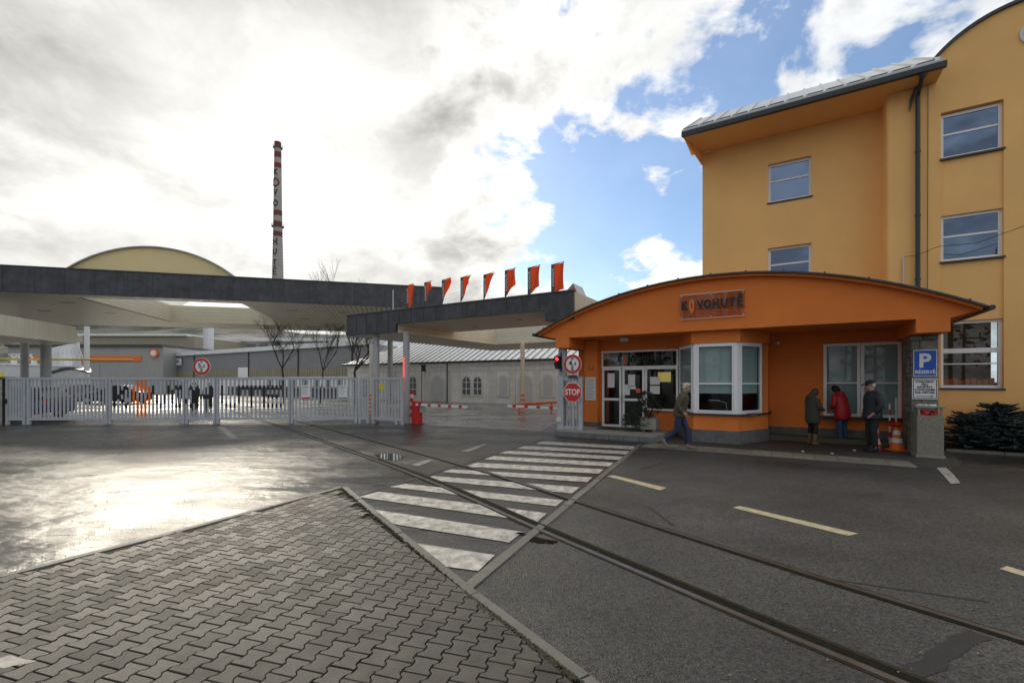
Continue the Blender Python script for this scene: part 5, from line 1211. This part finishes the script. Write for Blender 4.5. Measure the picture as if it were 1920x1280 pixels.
    ch, nk, wa, pe = P['chest'], P['neck'], P['waist'], P['pelvis']; shm = (P['shL']+P['shR'])/2
    mb = MB(); wob = .006*k
    ring(mb, [(hem+Vector((0,0,.012*k)),X,Vector((0,1,0)),.150*B,.115*B),(hem,X,Vector((0,1,0)),.190*B,.150*B),(hem.lerp(pe,.5),X,Vector((0,1,0)),.188*B,.150*B),(pe,X,Yp,.178*B,.145*B),(wa,X,Yp,.166*B,.138*B),(wa.lerp(ch,.5),X,Yp,.178*B,.142*B),(ch,X,Yp,.188*B,.140*B),(shm-sp*.01*k,X,Yp,.185*B,.118*B),(shm+sp*.035*k,X,Yp,.125*B,.098*B),(nk+sp*.005*k,X,Yp,.078*k,.078*k),(nk+sp*.05*k,X,Yp,.074*k,.076*k),(nk+sp*.045*k,X,Yp,.060*k,.06*k)])
    for s_ in 'LR':
        a, e, w_ = P['sh'+s_], P['el'+s_], P['wr'+s_]
        limb(mb, [(a.lerp(ch,.25)+sp*.02*k,.05*B),(a-sp*.01*k,.074*B),(a.lerp(e,.45),.070*B),(e.lerp(a,.1),.063*B),(e.lerp(w_,.12),.061*B),(e.lerp(w_,.55),.056*B),(e.lerp(w_,.93),.048*B),(e.lerp(w_,.92),.038*B)])
    own(mb, 'coat', coat)
    if hood:
        mb = MB(); c0 = nk-Yp*-.0+sp*.02*k; bk = -Vector((0,1,0))
        ring(mb, [(c0+bk*.12*k-sp*.10*k,X,Yp,.04*k,.03*k),(c0+bk*.11*k-sp*.06*k,X,Yp,.12*k,.06*k),(c0+bk*.09*k,X,Yp,.13*k,.075*k),(c0+bk*.06*k+sp*.05*k,X,Yp,.10*k,.06*k),(c0+bk*.05*k+sp*.06*k,X,Yp,.05*k,.03*k)]); own(mb,'hood',coat)
    if shirt:
        mb = MB(); fr = Vector((0,1,0)); q0 = nk+sp*.03*k+fr*.05*k; q1 = ch+fr*.150*B*1.0
        mb.add([q0-X*.05*k,q0+X*.05*k,q1+X*.018*k,q1-X*.018*k,q0-X*.05*k-fr*.03*k,q0+X*.05*k-fr*.03*k,q1+X*.018*k-fr*.03*k,q1-X*.018*k-fr*.03*k],[(0,1,2,3),(4,5,6,7),(0,1,5,4),(1,2,6,5),(2,3,7,6),(3,0,4,7)]); own(mb,'shirt',shirt)
    mb = MB(); tb = 1.0 if boots else bulk**.5
    ring(mb, [(pe+Vector((0,0,.05*k)),X,Vector((0,1,0)),.14*k,.11*k),(pe,X,Vector((0,1,0)),.155*k,.12*k),(pe-Vector((0,0,.09*k)),X,Vector((0,1,0)),.15*k,.115*k),(pe-Vector((0,0,.13*k)),X,Vector((0,1,0)),.08*k,.07*k)])
    for s_ in 'LR':
        h_, kn, an = P['hip'+s_], P['kn'+s_], P['an'+s_]; e = .45 if boots else .98
        limb(mb, [(h_-Vector((0,0,.02*k)),.092*k*tb),(h_.lerp(kn,.35),.090*k*tb),(kn.lerp(h_,.12),.072*k*tb),(kn,.070*k*tb),(kn.lerp(an,.3),.067*k*tb),(kn.lerp(an,e),.058*k*tb),(kn.lerp(an,e-.01),.045*k)])
    own(mb, 'trousers', trousers)
    for s_ in 'LR':
        a = P['an'+s_]; kn = P['kn'+s_]; toe = Vector((0,1,0)) if abs(a.z-.09*k) < .05*k else Vector((0,.72,-.69)); up = Vector((0,0,1)) if toe.z == 0 else Vector((0,.69,.72))
        mb = MB(); sole = -.055*k
        ring(mb, [(a+up*sole*.35-toe*.075*k,X,up,.022*k,.025*k),(a+up*sole*.4-toe*.05*k,X,up,.038*k,.05*k),(a+up*sole*.45+toe*.03*k,X,up,.042*k,.052*k),(a+up*sole*.75+toe*.10*k,X,up,.047*k,.038*k),(a+up*sole*.9+toe*.165*k,X,up,.040*k,.026*k),(a+up*sole*.95+toe*.195*k,X,up,.018*k,.014*k)])
        if boots: limb(mb, [(a-up*.02*k,.046*k),(a.lerp(kn,.2),.050*k),(a.lerp(kn,.5),.066*k),(a.lerp(kn,.66),.068*k),(a.lerp(kn,.655),.05*k)])
        own(mb, 'shoe', shoes)
    # hair: a shell round the skull, open at the face
    def shell(mb, c, rx, ry, rz, keep, n=22, m_=16):
        idx = {}; vs = []; fs = []
        for j in range(m_+1):
            for i in range(n):
                th_ = math.pi*j/m_; t = 2*math.pi*i/n; v = Vector((math.sin(th_)*math.cos(t),math.sin(th_)*math.sin(t),math.cos(th_)))
                idx[j,i] = len(vs); vs.append(c + X*v.x*rx + fw*v.y*ry + f*v.z*rz); 
        for j in range(m_):
            for i in range(n):
                th_ = math.pi*(j+.5)/m_; t = 2*math.pi*(i+.5)/n; v = Vector((math.sin(th_)*math.cos(t),math.sin(th_)*math.sin(t),math.cos(th_)))
                if keep(v): fs.append((idx[j,i],idx[j,(i+1)%n],idx[j+1,(i+1)%n],idx[j+1,i]))
        mb.add(vs, fs)
    sk = hd+f*.165*k+fw*.012*k; mb = MB()
    if hairlen: shell(mb, sk-f*.01*k, .098*k, .112*k, .128*k, lambda v: v.y < .45 or v.z > .62); ring(mb, [(sk-f*.02*k-fw*.05*k,X,fw,.088*k,.065*k),(sk-f*.10*k*hairlen-fw*.06*k,X,fw,.09*k,.06*k),(sk-f*.15*k*hairlen-fw*.055*k,X,fw,.06*k,.035*k)])
    else: shell(mb, sk, .092*k, .108*k, .119*k, lambda v: (v.z > .60 and v.y < .75) or (v.y < .12 and v.z > -.45))
    own(mb, 'hair', hair)
    if cap:
        mb = MB(); shell(mb, sk+f*.018*k, .100*k, .114*k, .115*k, lambda v: v.z > .22)
        vp = [sk+f*.045*k+fw*.09*k+X*.085*k*c_ + fw*.105*k*max(0,1-abs(c_)**2.2)-f*.02*k*max(0,1-c_*c_) for c_ in (-1,-.8,-.5,-.2,.2,.5,.8,1)]
        mb.prism(vp, f*.010*k); o = mb.mesh('cap', cap); o2 = bpy.data.objects.new('cap', o); COL.objects.link(o2); o2.parent = r
    r.location = loc; r.rotation_euler = (0,0,rz); return r
def face(dx, dy): return math.atan2(-dx, dy)
mat('tweed',(.085,.065,.04),.85,var=.3,scale=40); mat('denim',(.018,.035,.085),.8,var=.2,scale=30); mat('denim_light',(.04,.075,.14),.8,var=.25,scale=30); mat('hair_white',(.48,.46,.42),.8); mat('hair_dark',(.015,.012,.012),.6); mat('hair_brown',(.05,.03,.02),.6)
mat('shirt_blue',(.20,.32,.55),.7); mat('shoe_grey',(.18,.16,.13),.7); mat('coat_olive',(.045,.045,.032),.85,var=.2,scale=30); mat('coat_red',(.42,.012,.018),.55,var=.15,scale=20); mat('coat_navy',(.014,.017,.026),.7,var=.2,scale=30); mat('trousers_black',(.010,.011,.014),.8); mat('boot_tan',(.14,.075,.03),.7); mat('hi_vis',(.5,.16,.03),.7)
walk = {'hipL':(-.09,0,.91),'knL':(-.10,.17,.52),'anL':(-.10,.19,.10),'hipR':(.09,0,.91),'knR':(.10,-.05,.51),'anR':(.10,-.36,.21),'elL':(-.26,-.12,1.15),'wrL':(-.24,.05,.95),'elR':(.26,-.06,1.14),'wrR':(.22,.14,.96)}
q = ground(1274,843.5); w1 = person('white-haired man in a brown jacket and jeans striding past the bay window',(q.x,q.y,.02),face(.86,-.50),1.74,'tweed','denim','shoe_grey','hair_white',walk,coat_len=.84,bulk=1.12,shirt='shirt_blue',lean=R(14),head_down=R(6))
q = ground(1523,835.5); person('woman in an olive hooded coat and tan boots looking down by the porch wall',(q.x,q.y,.02),face(.9,.1),1.58,'coat_olive','trousers_black','boot_tan','hair_brown',{'elL':(-.23,.05,1.12),'wrL':(-.12,.26,1.08),'elR':(.23,.05,1.12),'wrR':(.12,.26,1.08)},coat_len=.66,bulk=1.22,hood=True,hairlen=1.2,boots=True,head_down=R(28))
q = ground(1580,831); person('woman in a red coat leaning towards the blinds of the porch window',(q.x,q.y,.02),face(-.35,.94),1.68,'coat_red','denim_light','shoe_grey','hair_dark',{'elL':(-.25,.03,1.12),'wrL':(-.16,.22,1.02),'elR':(.25,.03,1.12),'wrR':(.16,.22,1.02)},coat_len=.68,bulk=1.28,hood=True,hairlen=.7,lean=R(14),head_down=R(22))
q = ground(1636,848); person('white-haired man in a dark cap and navy jacket with hands in his pockets',(q.x,q.y,.02),face(-.97,.2),1.78,'coat_navy','trousers_black','trousers_black','hair_white',{'elL':(-.27,-.06,1.13),'wrL':(-.2,.08,.95),'elR':(.27,-.06,1.13),'wrR':(.2,.08,.95)},coat_len=.80,bulk=1.28,cap='trousers_black',head_down=R(12))
for px, lab, cm, tm, kk in ((341,'person in brown trousers behind the gate beside the pedestrian gate','coat_navy','boot_tan',1.74),(364,'person in a dark cap behind the left part of the pedestrian gate','coat_navy','trousers_black',1.72),(391,'person in a white cap behind the right part of the pedestrian gate','coat_navy','trousers_black',1.74)):
    q = ground(px,775); person(lab,(q.x,q.y,.0),face(.3,-.95)+random.uniform(-.3,.3),kk,cm,tm,'trousers_black','hair_dark',coat_len=.85,bulk=1.1,cap='trousers_black' if '364' in str(px) else ('white' if px == 391 else None))

# ================================================================ wood across the road, mirrored in the office windows
rnd = random.Random(31); tw = MB(); tl = MB()
for k in range(60):
    a = R(rnd.uniform(-150,-70)); d_ = rnd.uniform(38,60); c = Vector((math.cos(a)*d_, math.sin(a)*d_, 0)); H = rnd.uniform(11,19)
    tw.tube(c, c+Vector((rnd.uniform(-.5,.5),rnd.uniform(-.5,.5),H)), .22, .05, n=6, caps=False)
    con = rnd.random() < .55
    for i in range(170 if con else 60):
        t = rnd.uniform(.2,1) if con else rnd.uniform(.45,1); rad = (2.6*(1.05-t) if con else 2.2*math.sin(t*3.0)+.3)*rnd.random()**.5; an = rnd.uniform(0,6.28); p = c+Vector((math.cos(an)*rad,math.sin(an)*rad,H*t)); sz = rnd.uniform(.25,.6)
        u_2 = Vector((rnd.uniform(-1,1),rnd.uniform(-1,1),rnd.uniform(-.6,.2))).normalized()*sz; v_2 = Vector((rnd.uniform(-1,1),rnd.uniform(-1,1),rnd.uniform(-1,1))).normalized()*sz*(.5 if con else .12)
        tl.add([p-u_2,p+v_2,p+u_2,p-v_2],[(0,1,2,3)])
tw.v += []; mat('wood_leaf',(.03,.04,.02),.9,var=.4,scale=.6)
o = tw.build('wood_trunks','bark'); o['kind'] = 'stuff'; tag(o,'trunks of the wood across the road reflected in the office windows','wood')
o = tl.build('wood_foliage','wood_leaf',normals=False); o['kind'] = 'stuff'; tag(o,'dark foliage of the wood across the road reflected in the office windows','wood')
